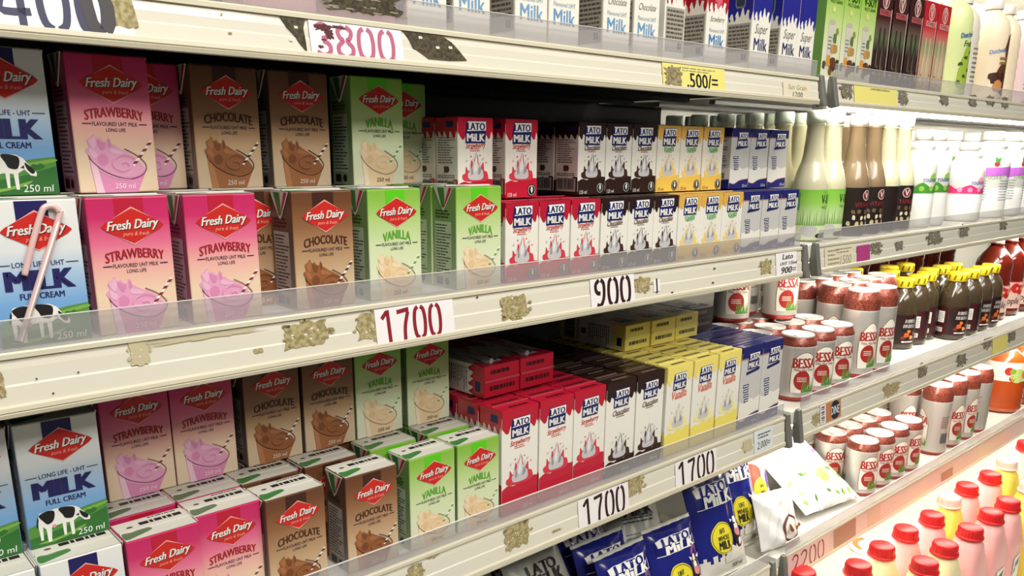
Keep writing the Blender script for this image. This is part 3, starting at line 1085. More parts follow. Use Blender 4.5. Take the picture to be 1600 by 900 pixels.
# ------------------------------------------------------------------ small and tall dripping-top cartons
DRIP = {
    'strawberry': dict(c=(188, 26, 52), word='Strawberry', wc=(206, 62, 62), low=(196, 30, 56), splash=(214, 60, 76)),
    'chocolate': dict(c=(44, 26, 22), word='Chocolate', wc=(96, 62, 44), low=(50, 30, 26), splash=(70, 42, 34)),
    'vanilla': dict(c=(226, 178, 84), word='Vanilla', wc=(112, 180, 106), low=(240, 202, 92), splash=(244, 214, 120)),
    'vanilla tall': dict(c=(244, 226, 120), word='Vanilla', wc=(222, 120, 96), low=(244, 226, 110), splash=(248, 236, 160)),
    'plain': dict(c=(34, 36, 108), word=None, wc=(34, 36, 108), low=(38, 40, 116), splash=(226, 226, 228)),
}
logo_navy = M('logo navy', (24, 32, 98), .4)
carton_white = M('carton white', (240, 237, 226), .4, coat=.1)
carton_grey = M('carton pale grey', (206, 204, 200), .42)


def logo(a, cu, cv, wd, tilt=.03):
    """two-line boxed word mark: navy on white over white on navy"""
    H = wd * .8 * a.su / a.sv
    u0, u1 = cu - wd / 2, cu + wd / 2
    r = lambda pts: [(cu + (p[0]) * wd, cv + (p[1]) * H) for p in pts]
    a.poly(r([(-.54, -.55), (.5, -.55), (.54, .1), (-.54, .02)]), logo_navy, 3)
    a.poly(r([(-.54, .02), (.54, .1), (.56, .56), (-.46, .54)]), logo_navy, 3)
    a.poly(r([(-.45, .04), (.53, .09), (.54, .53), (-.42, .51)]), label_white, 4)
    a.text('LATO', cu + .02 * wd, cv + .27 * H, wd * .9, logo_navy, 5, 1.1, 0, .1)
    a.text('MiLK', cu + .0 * wd, cv - .27 * H, wd * .92, label_white, 5, 1.0, 0, .09)


def wave(u0, u1, v, amp, n, seed, ph=0):
    r = random.Random(seed)
    pts = []
    for k in range(n + 1):
        pts.append((u0 + (u1 - u0) * k / n, v + amp * (r.random() * .6 + .4) * (1 if (k + ph) % 2 else -1)))
    return smooth(pts, 4, False)


def drips(v, amp, seed):
    r = random.Random(seed)
    pts, u = [(.004, v + amp * .3)], .004
    ws = [.2 + .1 * r.random() for _ in range(4)]
    t = sum(ws)
    for q in ws:
        wq = q / t * .992
        lo = v - amp * (.35 + .65 * r.random())
        pts += [(u + wq * .3, lo + amp * .25), (u + wq * .45, lo), (u + wq * .62, lo + amp * .25), (u + wq * .8, v + amp * .5)]
        u += wq
    pts.append((.996, v - amp * .2))
    return smooth(pts, 4, False)


def drip_carton(kind, w, h, d, tall):
    K = DRIP[kind]
    b = MB()
    cm = M(kind + ' carton colour', K['c'], .3, coat=.3)
    lowm = M(kind + ' carton foot', K['low'], .35, coat=.1)
    base = carton_grey if kind == 'plain' else carton_white
    bt = (K['low'] if kind != 'plain' else K['c'])
    bc = (206, 204, 200) if kind == 'plain' else (240, 237, 226)
    base_b = ramp_mat(kind + ' carton board' + str(tall), [(0, bt), (.05, bt), (.052, bc), (.93, bc), (.932, K['c']), (1, K['c'])], h, .35, .15)
    b.box(-w / 2, w / 2, -d / 2, d / 2, 0, h, base_b, .0009, facemats={(0, 0, 1): cm, (0, 0, -1): cm})
    surfs = [('front', lambda u, v, o: Vector((u - w / 2, -d / 2 - o, v)), w), ('left', lambda u, v, o: Vector((-w / 2 - o, d / 2 - u, v)), d),
             ('right', lambda u, v, o: Vector((w / 2 + o, u - d / 2, v)), d), ('back', lambda u, v, o: Vector((w / 2 - u, d / 2 + o, v)), w)]
    dv = .825 if tall else .80
    for nm, sf, wd in surfs:
        a = Art(b, sf, wd, h)
        if kind == 'plain':
            a.poly([(.004, .995), (.004, .86), (.996, .86), (.996, .995)], cm, 1)
            a.rect(.004, .845, .996, .86, M('copper line', (190, 130, 104), .4), 1)
            a.poly([(.004, .004), (.996, .004), (.996, .36), (.7, .33), (.5, .36), (.3, .3), (.004, .34)], carton_white, 1)
            a.poly(smooth([(.004, .1), (.25, .08), (.5, .13), (.75, .15), (.996, .16)], 4, False) + [(.996, .004), (.004, .004)], lowm, 3)
            a.stroke(smooth([(.004, .105), (.25, .085), (.5, .135), (.75, .155), (.996, .165)], 4, False), .02, M('copper line', (190, 130, 104), .4), 4)
        else:
            pts = drips(dv, .07 if not tall else .045, len(kind) + len(nm))
            a.poly([(.996, .996), (.004, .996)] + pts, cm, 1)
            lo = .23 if not tall else {'chocolate': .17, 'strawberry': .29}.get(kind, .26)
            a.poly([(.004, .004), (.996, .004)] + [(u, v + .05 * (u - .5)) for u, v in wave(.004, .996, lo, .018, 6, 3)][::-1], lowm, 1)
        if nm == 'front':
            if kind == 'plain':
                logo(a, .56, .815, .5)
                a.poly([(.24, .655), (.84, .685), (.9, .715), (.84, .72), (.24, .69)], logo_navy, 4)
                for k in range(4):
                    a.rect(.14 + .03 * k, .5 - .06 * k, .4 + .01 * k, .54 - .06 * k, logo_navy, 3)
                    a.lines(.16 + .03 * k, .505 - .06 * k, .39 + .01 * k, .535 - .06 * k, 1, label_white, 4, .1, .5, k)
                a.text('125 ml' if not tall else '250 ml', .82, .05, .24, label_white, 5, 1.2)
            else:
                lv = .825 if not tall else .82
                logo(a, .5, lv, .54 if not tall else .48)
                wm = M(kind + ' carton word', K['wc'], .45)
                a.text(K['word'], .5, lv - (.168 if not tall else .142), .56 if kind != 'vanilla' else .42, wm, 3, 1.35, .35, .035, rot=.05)
                a.lines(.34, lv - (.235 if not tall else .2), .7, lv - (.19 if not tall else .165), 2, wm, 3, .3, .4, 2)
                # milk crown leaping out of a pool of the flavour
                sp = M(kind + ' splash', K['splash'], .4)
                sg = M('milk splash grey', (204, 202, 204), .45)
                cv = .25 if not tall else (.19 if kind == 'chocolate' else .3)
                q = 1.0 if not tall else .8
                crown = [(.14, 0), (.12, .07), (.2, .1), (.22, .2), (.29, .13), (.34, .17), (.37, .3), (.43, .24), (.48, .36), (.55, .38), (.58, .25), (.64, .2), (.72, .27), (.74, .14), (.82, .12), (.86, .04), (.84, 0), (.7, -.03), (.3, -.03)]
                a.poly([(u, cv + v * q * .8) for u, v in smooth(crown, 3)], sp, 2)
                a.poly([(.5 + (u - .5) * .6, cv + .02 + v * q * .8) for u, v in smooth(crown, 3)], sg, 3)
                a.poly(smooth([(.44, cv + .1 * q), (.47, cv + .24 * q), (.52, cv + .27 * q), (.53, cv + .12 * q)], 4), M('milk splash white', (232, 230, 228), .45), 4)
                a.poly(smooth([(.56, cv + .06 * q), (.6, cv + .16 * q), (.65, cv + .1 * q)], 4), M('milk splash shade', (150, 148, 152), .45), 4)
                a.poly(smooth([(.36, cv + .06 * q), (.38, cv + .17 * q), (.42, cv + .08 * q)], 4), M('milk splash shade', (150, 148, 152), .45), 4)
                for (u, v, r_) in [(.24, .33, .03), (.7, .36, .035), (.62, .42, .02), (.36, .4, .022), (.8, .3, .02)]:
                    a.ell(u, cv + v * q * .7, r_, sg if r_ > .025 else sp, 3, rot=.5, rv=r_ * .75)
                if not tall:
                    a.ell(.82, .095, .14, M('emblem black', (30, 34, 30), .5), 4)
                    a.ell(.82, .095, .115, label_white, 5)
                    a.ell(.82, .095, .105, M('emblem black', (30, 34, 30), .5), 6)
                    a.poly([(.82, .055), (.78, .1), (.79, .115), (.82, .09), (.85, .115), (.86, .1)], label_white, 7)
                    a.ell(.82, .12, .026, label_white, 7, rv=.05)
                a.text('125 ml' if not tall else '250 ml', .2 if not tall else .72, .045, .26, label_white if kind != 'vanilla' else M('brown ink', (92, 66, 34), .5), 4, 1.15)
        elif nm in ('left', 'right'):
            dk = M('side print grey', (92, 78, 72), .5)
            if kind == 'plain':
                a.lines(.12, .3, .9, .82, 14, dk, 4, .4, .35, 4)
                a.bars(.2, .17, .8, .27, 12, dk, 4)
            else:
                a.rect(.5, .88, .82, .95, logo_navy, 3)
                a.lines(.12, .44, .92, .77, 11, dk, 3, .4, .35, 7)
                a.poly(ragged(.5, .37, .13, .045, 14, .25, 3), M('brown round stamp', (86, 52, 36), .5), 3)
                a.lines(.1, .26, .9, .31, 2, dk, 3, .2, .4, 8)
                a.rect(.08, .05, .92, .235, M('barcode ground', (168, 160, 152), .5), 3)
                a.bars(.12, .08, .88, .225, 16, black, 4)
        else:
            a.rect(.2, .3, .8, .75, M('side print grey', (92, 78, 72), .5), 2)
            a.rect(.22, .31, .78, .74, base, 3)
    me = b.mesh('drink_carton')
    p = MB()
    t = Art(p, lambda u, v, o: Vector((u - w / 2, v - d / 2, h + o)), w, d)
    t.rect(.01, .015, .99, .985, cm, 0)
    pr = M(kind + ' top print', tuple(int(c * .35) for c in K['c']) if kind != 'chocolate' else (120, 96, 84), .5)
    t.lines(.14, .62, .86, .82, 1, pr, 1, .1, .7, 4)
    t.lines(.3, .12, .86, .3, 1, pr, 1, .1, .7, 5)
    pn = p
    p = MB()
    # folded top fin
    p.box(-w / 2 + .0006, w / 2 - .0006, -.0022, .0012, h + .0003, h + .0013, M(kind + ' carton fin', tuple(min(255, int(c * .8 + 46)) for c in K['c']), .22, coat=.6), .0004)
    return Proto('drink_carton', me, [('top_panel', pn.mesh('top_panel')), ('top_fin', p.mesh('top_fin'))])


SW, SH_, SD = .0488, .0862, .039
TW, TH, TD = .0576, .1305, .0385
SM = {k: drip_carton(k, SW, SH_, SD, False) for k in ('strawberry', 'chocolate', 'vanilla', 'plain')}
TL = {k: drip_carton(k, TW, TH, TD, True) for k in ('strawberry', 'chocolate', 'vanilla tall', 'plain')}
CN = {'strawberry': 'red strawberry', 'chocolate': 'dark chocolate', 'vanilla': 'yellow vanilla', 'vanilla tall': 'yellow vanilla', 'plain': 'navy-topped plain'}
ORD = ['leftmost', 'second', 'third', 'fourth']


def sm(kind, x, yf, z, label, rz=0.0):
    return SM[kind].put(label, 'carton', (x, yf + SD / 2, z + .0002), math.radians(rz), 'small drink cartons')


SU = SH_ + .0016
low = [('strawberry', (.6215, .6715, .7225)), ('chocolate', (.774, .8235, .8735)), ('vanilla', (.9245, .9735, .1 + .9235)), ('plain', (1.0735, 1.1245, 1.175))]
for kind, xs in low:
    for i, x in enumerate(xs):
        sm(kind, x, .012, zB, 'small ' + CN[kind] + ' carton, ' + ORD[i] + ' of three in the front lower tier', rnd.uniform(-.4, .4))
        sm(kind, x, .0535, zB, 'small ' + CN[kind] + ' carton, ' + ORD[i] + ' of three in the second lower row')
upp = [('strawberry', (.590, .6575)), ('chocolate', (.7745, .8245, .875)), ('vanilla', (.9255, .9755, 1.0265)), ('plain', (1.0955, 1.146, 1.2005))]
for kind, xs in upp:
    for i, x in enumerate(xs):
        of = ' of two' if kind == 'strawberry' else ' of three'
        sm(kind, x, .0535, zB + SU, 'small ' + CN[kind] + ' carton, ' + ORD[i] + of + ' in the upper tier', rnd.uniform(-.5, .5) if x < 1.19 else -2)
# carriers and the cartons standing behind the upper tier
for kind, x, lb in [('strawberry', .5945, 'leftmost, behind the rightmost vanilla carton'), ('strawberry', .6455, 'beside the rightmost vanilla carton'), ('chocolate', .7745, 'in the third row')]:
    sm(kind, x, .095, zB, 'small ' + CN[kind] + ' carton in the third lower row, ' + lb)
for kind, x, lb in [('strawberry', .5905, 'showing only its side panel behind the leftmost upper red carton'), ('strawberry', .6445, 'half hidden between the two upper red cartons'),
                    ('chocolate', .7745, 'showing its barcode side behind the leftmost upper chocolate carton')]:
    sm(kind, x, .095, zB + SU, 'small ' + CN[kind] + ' carton ' + lb)


# tall cartons in deep columns
def tl(kind, x, yf, label, rz=0.0):
    return TL[kind].put(label, 'carton', (x, yf + TD / 2, zC + .0002), math.radians(rz), 'tall drink cartons')


ROWN = ['front', 'second', 'third', 'fourth', 'fifth', 'sixth', 'seventh', 'eighth']
cols = [('strawberry', (.6215, .682, .7425), 5, 'first'), ('chocolate', (.8015, .8625), 8, ''), ('vanilla tall', (.9265, .9875, 1.0485), 6, ''), ('plain', (1.1095, 1.1685), 6, '')]
for kind, xs, rows, _ in cols:
    n = len(xs)
    for i, x in enumerate(xs):
        for r_ in range(rows):
            nmx = ('left', 'right')[i] if n == 2 else ('left', 'middle', 'right')[i]
            lb = 'tall ' + CN[kind] + ' carton, ' + ROWN[r_] + ' row of the ' + nmx + ' ' + CN[kind].split()[0].replace('navy-topped', 'navy') + ' column'
            tl(kind, x + rnd.uniform(-.0006, .0006), .012 + r_ * (TD + .0022) + rnd.uniform(0, .001), lb)
LY = Matrix.Rotation(PI / 2, 4, 'X') @ Matrix.Rotation(PI, 4, 'Z')
zt_ = zC + TH + .0022


def lying(kind, x, y0, label, rz=0.0, z=None):
    # lies on its back with its folded top towards the aisle
    return TL[kind].put(label, 'carton', (x, y0 + TH, (z or zt_) + TD / 2), 0, 'packs lying on top of others', mtx=Matrix.Rotation(math.radians(rz), 4, 'Z') @ LY)


r0 = lying('strawberry', .632, .060, 'red pack lying flat on the red cartons, next to the vanilla carton', 1.5)
r1 = lying('strawberry', .6945, .062, 'red pack lying flat on the red cartons, beside the dark chocolate tops', .5)
lying('vanilla tall', .944, .108, 'yellow pack lying flat at the left of three', 1.0)
lying('vanilla tall', 1.0055, .107, 'yellow pack lying flat in the middle of three', .5)
lying('vanilla tall', 1.0675, .109, 'yellow pack lying flat at the right of three, nearest the navy tops', .3)
lying('chocolate', 1.135, .126, 'dark pack lying flat behind the yellow lying packs', -1)
clr = clear_mat('clear straw sleeve', (225, 225, 228), .4, .05)
for r_ in (r0, r1):
    b = MB()
    b.tube([(.012, TD / 2 + .004, .006), (.012, TD / 2 + .004, .11)], .0035, clr, 8)
    o = link('straw_sleeve', b.mesh('straw_sleeve'), r_)
    for v in o.data.vertices:
        v.co.y = -v.co.y
        v.co.z = TH - v.co.z

# ------------------------------------------------------------------ top shelf, left bay: slim splash cartons
zA = LEV['A'][0]
AW, AH, AD = .0455, .15, .04


def splash_carton(kind, top, word, wcol, big, bigcol, sub):
    b = MB()
    b.box(-AW / 2, AW / 2, -AD / 2, AD / 2, 0, AH, carton_white, .0009)
    cm = M('splash carton ' + kind, top, .3, coat=.3)
    dk = M('side print grey', (92, 78, 72), .5)
    panel = M('side panel grey', (168, 164, 150), .5)
    for nm, sf, wd in [('front', lambda u, v, o: Vector((u - AW / 2, -AD / 2 - o, v)), AW), ('left', lambda u, v, o: Vector((-AW / 2 - o, AD / 2 - u, v)), AD),
                       ('right', lambda u, v, o: Vector((AW / 2 + o, u - AD / 2, v)), AD)]:
        a = Art(b, sf, wd, AH)
        ragedge = []
        r = random.Random(4)
        for k in range(11):
            u = .004 + .992 * k / 10
            v = (.44 if k % 2 else .51) + .03 * (r.random() - .5) - .02 * math.sin(k * .8)
            ragedge.append((u, v))
        if kind in ('strawberry', 'super'):
            a.poly([(.996, .996), (.004, .996)] + smooth(ragedge, 3, False), cm, 1)
            for k in range(4):
                a.ell(.15 + .22 * k, .465 + .015 * (k % 2), .035, label_white, 2, rv=.1, rot=-.4)
        else:
            a.poly(smooth([(.3, .47), (.42, .44), (.55, .455), (.68, .445), (.75, .5), (.6, .56), (.4, .55)], 3), M('cocoa splash', (52, 30, 26), .4), 1)
        if nm == 'front':
            if kind == 'strawberry':
                a.poly([(.3, .9), (.35, .5), (.5, .45), (.68, .5), (.74, .9)], M('pink milk pour', (222, 96, 112), .4), 2)
            a.text(word, .5, .365 if kind != 'super' else .345, .68, M('thin script ink', wcol, .5), 3, 1.4, .4, -.004, rot=.03)
            if sub:
                a.text('Flavoured UHT', .5, .28, .72, M('pale grey blue print', (150, 168, 186), .5), 3, 1.2)
            a.text('Milk', .5, .195 if sub else .225, .7, M('milk word ' + kind, bigcol, .45), 3, 1.15, 0, .02)
        else:
            a.rect(.06, .07, .94, .4, panel, 3)
            a.lines(.1, .16, .92, .39, 7, dk, 4, .15, .5, 3)
            a.rect(.66, .09, .84, .14, M('print black', (34, 34, 40), .5), 4)
            a.text('f', .76, .115, .06, panel, 5, 1.2, 0, .02)
            if kind in ('strawberry', 'super'):
                a.poly([(.3, .56), (.34, .53), (.66, .53), (.7, .56), (.7, .85), (.3, .85)], M('emblem steel', (120, 128, 140), .4), 3)
                a.poly([(.34, .565), (.37, .545), (.63, .545), (.66, .565), (.66, .84), (.34, .84)], M('emblem dark', (50, 60, 80), .4), 4)
    return Proto('milk_carton', b.mesh('milk_carton'))


SP = {'vanilla': splash_carton('vanilla', (240, 230, 200), 'Vanilla', (120, 110, 100), True, (120, 164, 206), True),
      'chocolate': splash_carton('chocolate', (60, 36, 30), 'Chocolate', (104, 90, 84), True, (110, 158, 206), True),
      'strawberry': splash_carton('strawberry', (172, 26, 44), 'Strawberry', (150, 110, 112), True, (60, 126, 188), True),
      'super': splash_carton('super', (38, 40, 140), 'Super', (110, 112, 130), True, (26, 38, 96), False)}


def sp(kind, x, label, rz=0, yf=.012):
    SP[kind].put(label, 'carton', (x, yf + AD / 2, zA + .0002), math.radians(rz), 'slim cartons on the top shelf')


sp('vanilla', .498, 'white slim carton on the top shelf right of the torn dark tape', 0)
sp('vanilla', .552, 'white slim carton on the top shelf, leftmost showing grey lettering', 0)
sp('vanilla', .631, 'white slim vanilla carton on the top shelf, beside a chocolate one', 0)
sp('chocolate', .679, 'white slim chocolate carton on the top shelf, beside the vanilla one', 0)
sp('chocolate', .7635, 'white slim chocolate carton on the top shelf, middle of three', 0)
sp('chocolate', .8165, 'white slim chocolate carton on the top shelf, beside the red cartons', 0)
sp('strawberry', .871, 'red and white slim carton turned to show its text side', 90, .016)
sp('strawberry', .9565, 'red and white slim strawberry carton beside the blue cartons', 0)
sp('super', 1.059, 'blue and white slim carton on the top shelf, leftmost of three', 0)
sp('super', 1.1315, 'blue and white slim carton on the top shelf, middle of three', 0)
sp('super', 1.178, 'blue and white slim carton at the right end of the top shelf', 0)

# things only glimpsed through the taped upstand at the top left
b = MB()
pk = M('pink wrapped pack', (222, 172, 176), .5)
b.box(-.034, .034, -.02, .02, 0, .12, pk, .004)
a = Art(b, lambda u, v, o: Vector((u - .034, -.02 - o, v)), .068, .12)
a.poly(ragged(.5, .25, .36, .12, 16, .4, 4), M('pack print amber', (214, 158, 110), .5), 1)
a.lines(.15, .45, .85, .6, 2, M('pack print rose', (176, 92, 110), .5), 1)
PKP = Proto('wrapped_pack', b.mesh('wrapped_pack'))
PKP.put('pale pink pack above the faded pink 3800 label', 'pack', (.352, .036, zA + .0002), 0, 'pink packs on the top shelf')
PKP.put('pale pink pack just right of the torn dark tape', 'pack', (.432, .036, zA + .0002), 0, 'pink packs on the top shelf')

# ------------------------------------------------------------------ drink cans
can_silver = M('can silver', (206, 202, 195), .3, .5, coat=.3)
can_rim = M('can rim', (232, 230, 224), .35, .35)
can_neck = speckle_mat('russet speckled neck', (84, 24, 18), (160, 84, 66), 420, .32, .3, .35, .65, .3)
can_red = M('can brick red', (164, 44, 38), .35, coat=.2)
can_brown = M('can brown print', (120, 52, 40), .4)
gold = M('gold line', (150, 116, 60), .4)
leaf = M('grass green', (62, 116, 44), .45)
leaf2 = M('light grass green', (110, 156, 62), .45)
CR = .0328


def can_art(a, H, tall):
    """oval panel with word mark, red disc and grass; u is metres round the can, 0 facing the aisle"""
    top = .70 if tall else .9
    cu = 0
    oval = smooth([(-.022, .06 * 1), (-.0235, .3), (-.020, top - .16), (-.0, top), (.020, top - .16), (.0235, .3), (.022, .06)], 5, False)
    a.poly(oval, gold, 1)
    a.poly([(u * .94, .065 + (v - .065) * .985) for u, v in oval], M('can cream panel', (238, 234, 222), .35, coat=.2), 2)
    s = .115 / H
    cy = (top - .17 - .3 * s) if not tall else .34
    a.text('BESSA', 0, cy + .245 * s, .0405, can_red, 4, 1.6, 0, .1)
    a.text('Millet Malt Drink', 0, cy + .105 * s, .036, can_brown, 4, 1.35, 0, .02)
    a.ell(-.003, cy - .11 * s, .0145, can_red, 4, rv=.0172)
    a.lines(-.012, cy - .15 * s, .006, cy - .04 * s, 3, M('can cream panel', (238, 234, 222), .35), 5, .2, .4, 3)
    r = random.Random(2)
    for k in range(15):
        u = -.004 + .024 * k / 14
        h = (.16 + .2 * r.random()) * s
        d = .004 * (r.random() - .3)
        a.poly([(u, .07), (u + .0022, .07), (u + d + .001, .07 + h)], leaf if k % 2 else leaf2, 5)
    # barcode and small print on the far side
    for sgn in (-1, 1):
        a.lines(sgn * .062 - .012, .5 if not tall else .4, sgn * .062 + .012, .8 if not tall else .62, 7, can_brown, 2, .3, .4, 4)
        a.bars(sgn * .062 - .01, .14, sgn * .062 + .01, .32, 12, M('print black', (34, 34, 40), .5), 2)


def make_can(H, tall):
    b = MB()
    r = CR
    nk = .012 if not tall else .014
    prof = [(r * .8, 0), (r * .86, .0012), (r * .985, .006), (r, .009)]
    ms = [can_red, can_red, can_red]
    zs = H - nk - .004
    z1 = zs - (.003 if not tall else .02)
    prof += [(r, .014), (r, z1), (r, z1 + .0012), (r, zs), (r * .97, zs + .003), (r * .88, H - .006), (r * .835, H - .003)]
    band = can_neck
    ms += [can_silver, can_silver, M('can white line', (238, 232, 224), .35), band, band, band, band]
    b.lathe(prof, can_silver, 40, ms, caps=False)
    a = Art(b, lambda u, v, o: Vector(((r + o) * math.sin(u / r), -(r + o) * math.cos(u / r), .012 + v)), 1, H - .03, .006)
    can_art(a, H, tall)
    if tall:
        pass
    me = b.mesh('drink_can')
    p = MB()
    p.lathe([(r * .835, H - .0032), (r * .845, H - .0008), (r * .835, H), (r * .79, H - .0003), (r * .765, H - .004), (r * .5, H - .0042), (0, H - .0042)], can_rim, 32, caps=False)
    lid = p.mesh('can_lid')
    p = MB()
    t = bmesh.new()
    bmesh.ops.create_circle(t, cap_ends=True, segments=16, radius=1)
    for v in t.verts:
        v.co = Vector((v.co.x * .0072, v.co.y * .0115 - .003, H - .0028))
    ret = bmesh.ops.extrude_face_region(t, geom=list(t.faces))
    for v in ret['geom']:
        if isinstance(v, bmesh.types.BMVert):
            v.co.z += .0009
    for f in t.faces:
        f.material_index = p.mi(can_rim)
    p.join(t)
    return Proto('drink_can', me, [('can_lid', lid), ('pull_tab', p.mesh('pull_tab'))])


CS, CT = .1155, .168
CANS, CANT = make_can(CS, False), make_can(CT, True)


def can(P, x, y, z, label, deg, grp='malt drink cans'):
    P.put(label, 'can', (x, y, z + .0002), math.radians(deg), grp)


# third shelf, right bay: short cans in front, some in a second layer
NEAR = ('first', 'second', 'third')
for j, y in enumerate((.050, .1175, .185, .2525)):
    for i, x in enumerate((1.310, 1.3785, 1.447) if j == 0 else (1.331, 1.3985, 1.467)):
        lb = 'short red-necked can, ' + ('front', 'second', 'third', 'back')[j] + ' row, ' + NEAR[i] + ' along from the navy-topped cartons'
        can(CANS, x, y, zC, lb, (-31, -30, -24)[i] if j == 0 else rnd.uniform(-30, 30))
can(CANS, 1.262, .103, zC, 'short red-necked can wedged against the navy-topped tall cartons', -42)
can(CANS, 1.263, .1715, zC, 'short red-necked can at the shelf junction, its lid under the second layer', 0)
can(CANS, 1.318, .192, zC + CS, 'short can in the second layer, left, its red disc facing out', -38)
can(CANS, 1.3885, .2185, zC + CS, 'short can in the second layer, turned to its barcode side', 100)
can(CANS, 1.416, .152, zC + CS, 'short can in the second layer, right, with clear green grass print', -32)
for x, y, d, lb in [(1.5465, .053, -22, 'tall malt drink can at the front, left of two'), (1.615, .050, -18, 'tall malt drink can at the front, right of two'),
                    (1.574, .122, -60, 'tall malt drink can right behind the left front tall can'), (1.643, .121, 160, 'tall malt drink can right behind the right front tall can'),
                    (1.712, .124, 20, 'tall malt drink can, second row, third along'), (1.780, .126, -60, 'tall malt drink can, second row, beside the yellow-lidded bottles'),
                    (1.568, .195, 90, 'tall malt drink can, third row, first along'), (1.637, .193, 70, 'tall malt drink can, third row, second along'),
                    (1.706, .196, 20, 'tall malt drink can, third row, third along'), (1.775, .199, 20, 'tall malt drink can, third row, beside dark bottles'),
                    (1.60, .268, 20, 'tall malt drink can, back row, first along'), (1.67, .266, 20, 'tall malt drink can, back row, second along'), (1.74, .268, 20, 'tall malt drink can, back row, third along')]:
    can(CANT, x, y, zC, lb, d)

# bottom shelf, right bay
zD = LEV['D'][0]
for j, y in enumerate((.052, .121, .19)):
    for i, x in enumerate((1.628, 1.698, 1.768, 1.838)):
        lb = 'short can on the lowest shelf, ' + ('front', 'second', 'back')[j] + ' row, ' + ('nearest the white milk bags', 'second from the milk bags', 'third from the milk bags', 'beside the tall cans')[i]
        can(CANS, x - .0 * j, y, zD, lb, (-30, -22, -26, -14)[i] if j == 0 else rnd.uniform(-90, 90))
for i, (x, d) in enumerate(((1.992, -130), (2.076, -20), (2.16, -14), (2.244, 40))):
    can(CANT, x, .052, zD, 'tall can on the lowest shelf, ' + ('first, turned to its barcode', 'second along', 'third along', 'last, turned to its dark text') [i], d)
    can(CANT, x, .125, zD, 'tall can on the lowest shelf, second row, ' + ('first', 'second', 'third', 'last') [i] + ' along', d + 90)
for i, x in enumerate((1.99, 2.065)):
    can(CANS, x - .06, .2, zD, 'short can behind the tall cans of the lowest shelf, ' + ('left', 'right')[i], 0)

# ------------------------------------------------------------------ dark bottles with yellow lids
dark_glass = M('dark brown bottle', (64, 52, 36), .16, coat=.6)
dark_label = M('maroon black label', (62, 16, 20), .4)
lid_yellow = M('yellow lid', (236, 206, 36), .35)
lid_mark = M('lid dark print', (96, 82, 20), .5)


def jam_bottle():
    r, H = .0335, .155
    b = MB()
    b.lathe([(r * .82, 0), (r * .97, .003), (r, .008), (r, .085), (r * .985, .098), (r * .9, .112), (r * .7, .125), (r * .56, .131), (r * .56, .136)], dark_glass, 36)
    pl = MB()
    a = Art(pl, lambda u, v, o: Vector(((r + o) * math.sin(u / r), -(r + o) * math.cos(u / r), v)), 1, 1, .006)
    a.rect(-.104, .012, .104, .078, dark_label, 0)
    a.rect(-.024, .014, .03, .076, M('label black red', (36, 12, 14), .4), 1)
    for t, v in (('DIVA', .064), ('BURST', .053)):
        a.text(t, .006, v, .03 if t == 'BURST' else .024, label_white, 2, 1.1, .15, .16)
        a.text(t, .006, v, .03 if t == 'BURST' else .024, black, 3, 1.1, .15, .03)
    for k, (u, v, q, c) in enumerate([(.0, .033, .008, (196, 92, 30)), (.012, .028, .006, (226, 150, 90)), (-.008, .027, .006, (120, 44, 22)), (.02, .036, .005, (150, 70, 30)), (.004, .041, .005, (214, 120, 50))]):
        a.poly(ragged(u, v, q, q * .8, 12, .4, k), M('label fruit %d' % k, c, .45), 2)
    a.lines(-.01, .015, .022, .021, 1, label_white, 2, .1, .5, 2)
    a.rect(-.052, .04, -.034, .066, label_white, 1)
    a.lines(-.051, .042, -.035, .064, 6, M('print grey', (120, 120, 120), .5), 2, .2, .4, 3)
    a.rect(-.054, .018, -.036, .028, label_white, 1)
    a.bars(-.053, .019, -.037, .027, 10, black, 2)
    me = b.mesh('sauce_bottle')
    p = MB()
    p.lathe([(r * .6, .135), (r * .63, .136), (r * .63, .152), (r * .58, H), (0, H)], lid_yellow, 30, caps=False)
    pa = Art(p, lambda u, v, o: Vector(((r * .63 + o) * math.sin(u / (r * .63)), -(r * .63 + o) * math.cos(u / (r * .63)), v)), 1, 1, .005)
    for k in range(9):
        u = -.06 + .0135 * k
        pa.poly([(u, .138), (u + .004, .138), (u + .0065, .149), (u + .0025, .149)], lid_mark, 1)
    return Proto('sauce_bottle', me, [('bottle_lid', p.mesh('bottle_lid')), ('bottle_label', pl.mesh('bottle_label'))])


JB = jam_bottle()
for x, y, d, lb in [(1.8515, .106, -34, 'dark yellow-lidded bottle beside the tall cans, front'), (1.921, .106, 20, 'dark yellow-lidded bottle, second from the tall cans'),
                    (1.9895, .115, 30, 'dark yellow-lidded bottle with a white back label, third from the tall cans'), (2.042, .066, -38, 'dark yellow-lidded bottle at the shelf front, showing its whole label'),
                    (2.117, .066, 20, 'dark yellow-lidded bottle right of the foremost one'), (2.19, .068, -30, 'dark yellow-lidded bottle, second from the apple juice'), (2.262, .07, -20, 'dark yellow-lidded bottle beside the apple juice'),
                    (1.887, .178, 0, 'dark yellow-lidded bottle in the second row beside the cans'), (1.957, .185, 0, 'dark yellow-lidded bottle in the second row, second along'), (2.06, .138, 0, 'dark yellow-lidded bottle behind the foremost one'),
                    (2.135, .138, 0, 'dark yellow-lidded bottle, second row, fourth along'), (2.21, .14, 0, 'dark yellow-lidded bottle, second row, fifth along'), (1.92, .255, 0, 'dark yellow-lidded bottle in the back row, first'),
                    (2.03, .22, 0, 'dark yellow-lidded bottle in the back row, second'), (2.11, .215, 0, 'dark yellow-lidded bottle in the back row, third')]:
    JB.put(lb, 'bottle', (x, y, zC + .0002), math.radians(d), 'dark bottles with yellow lids')


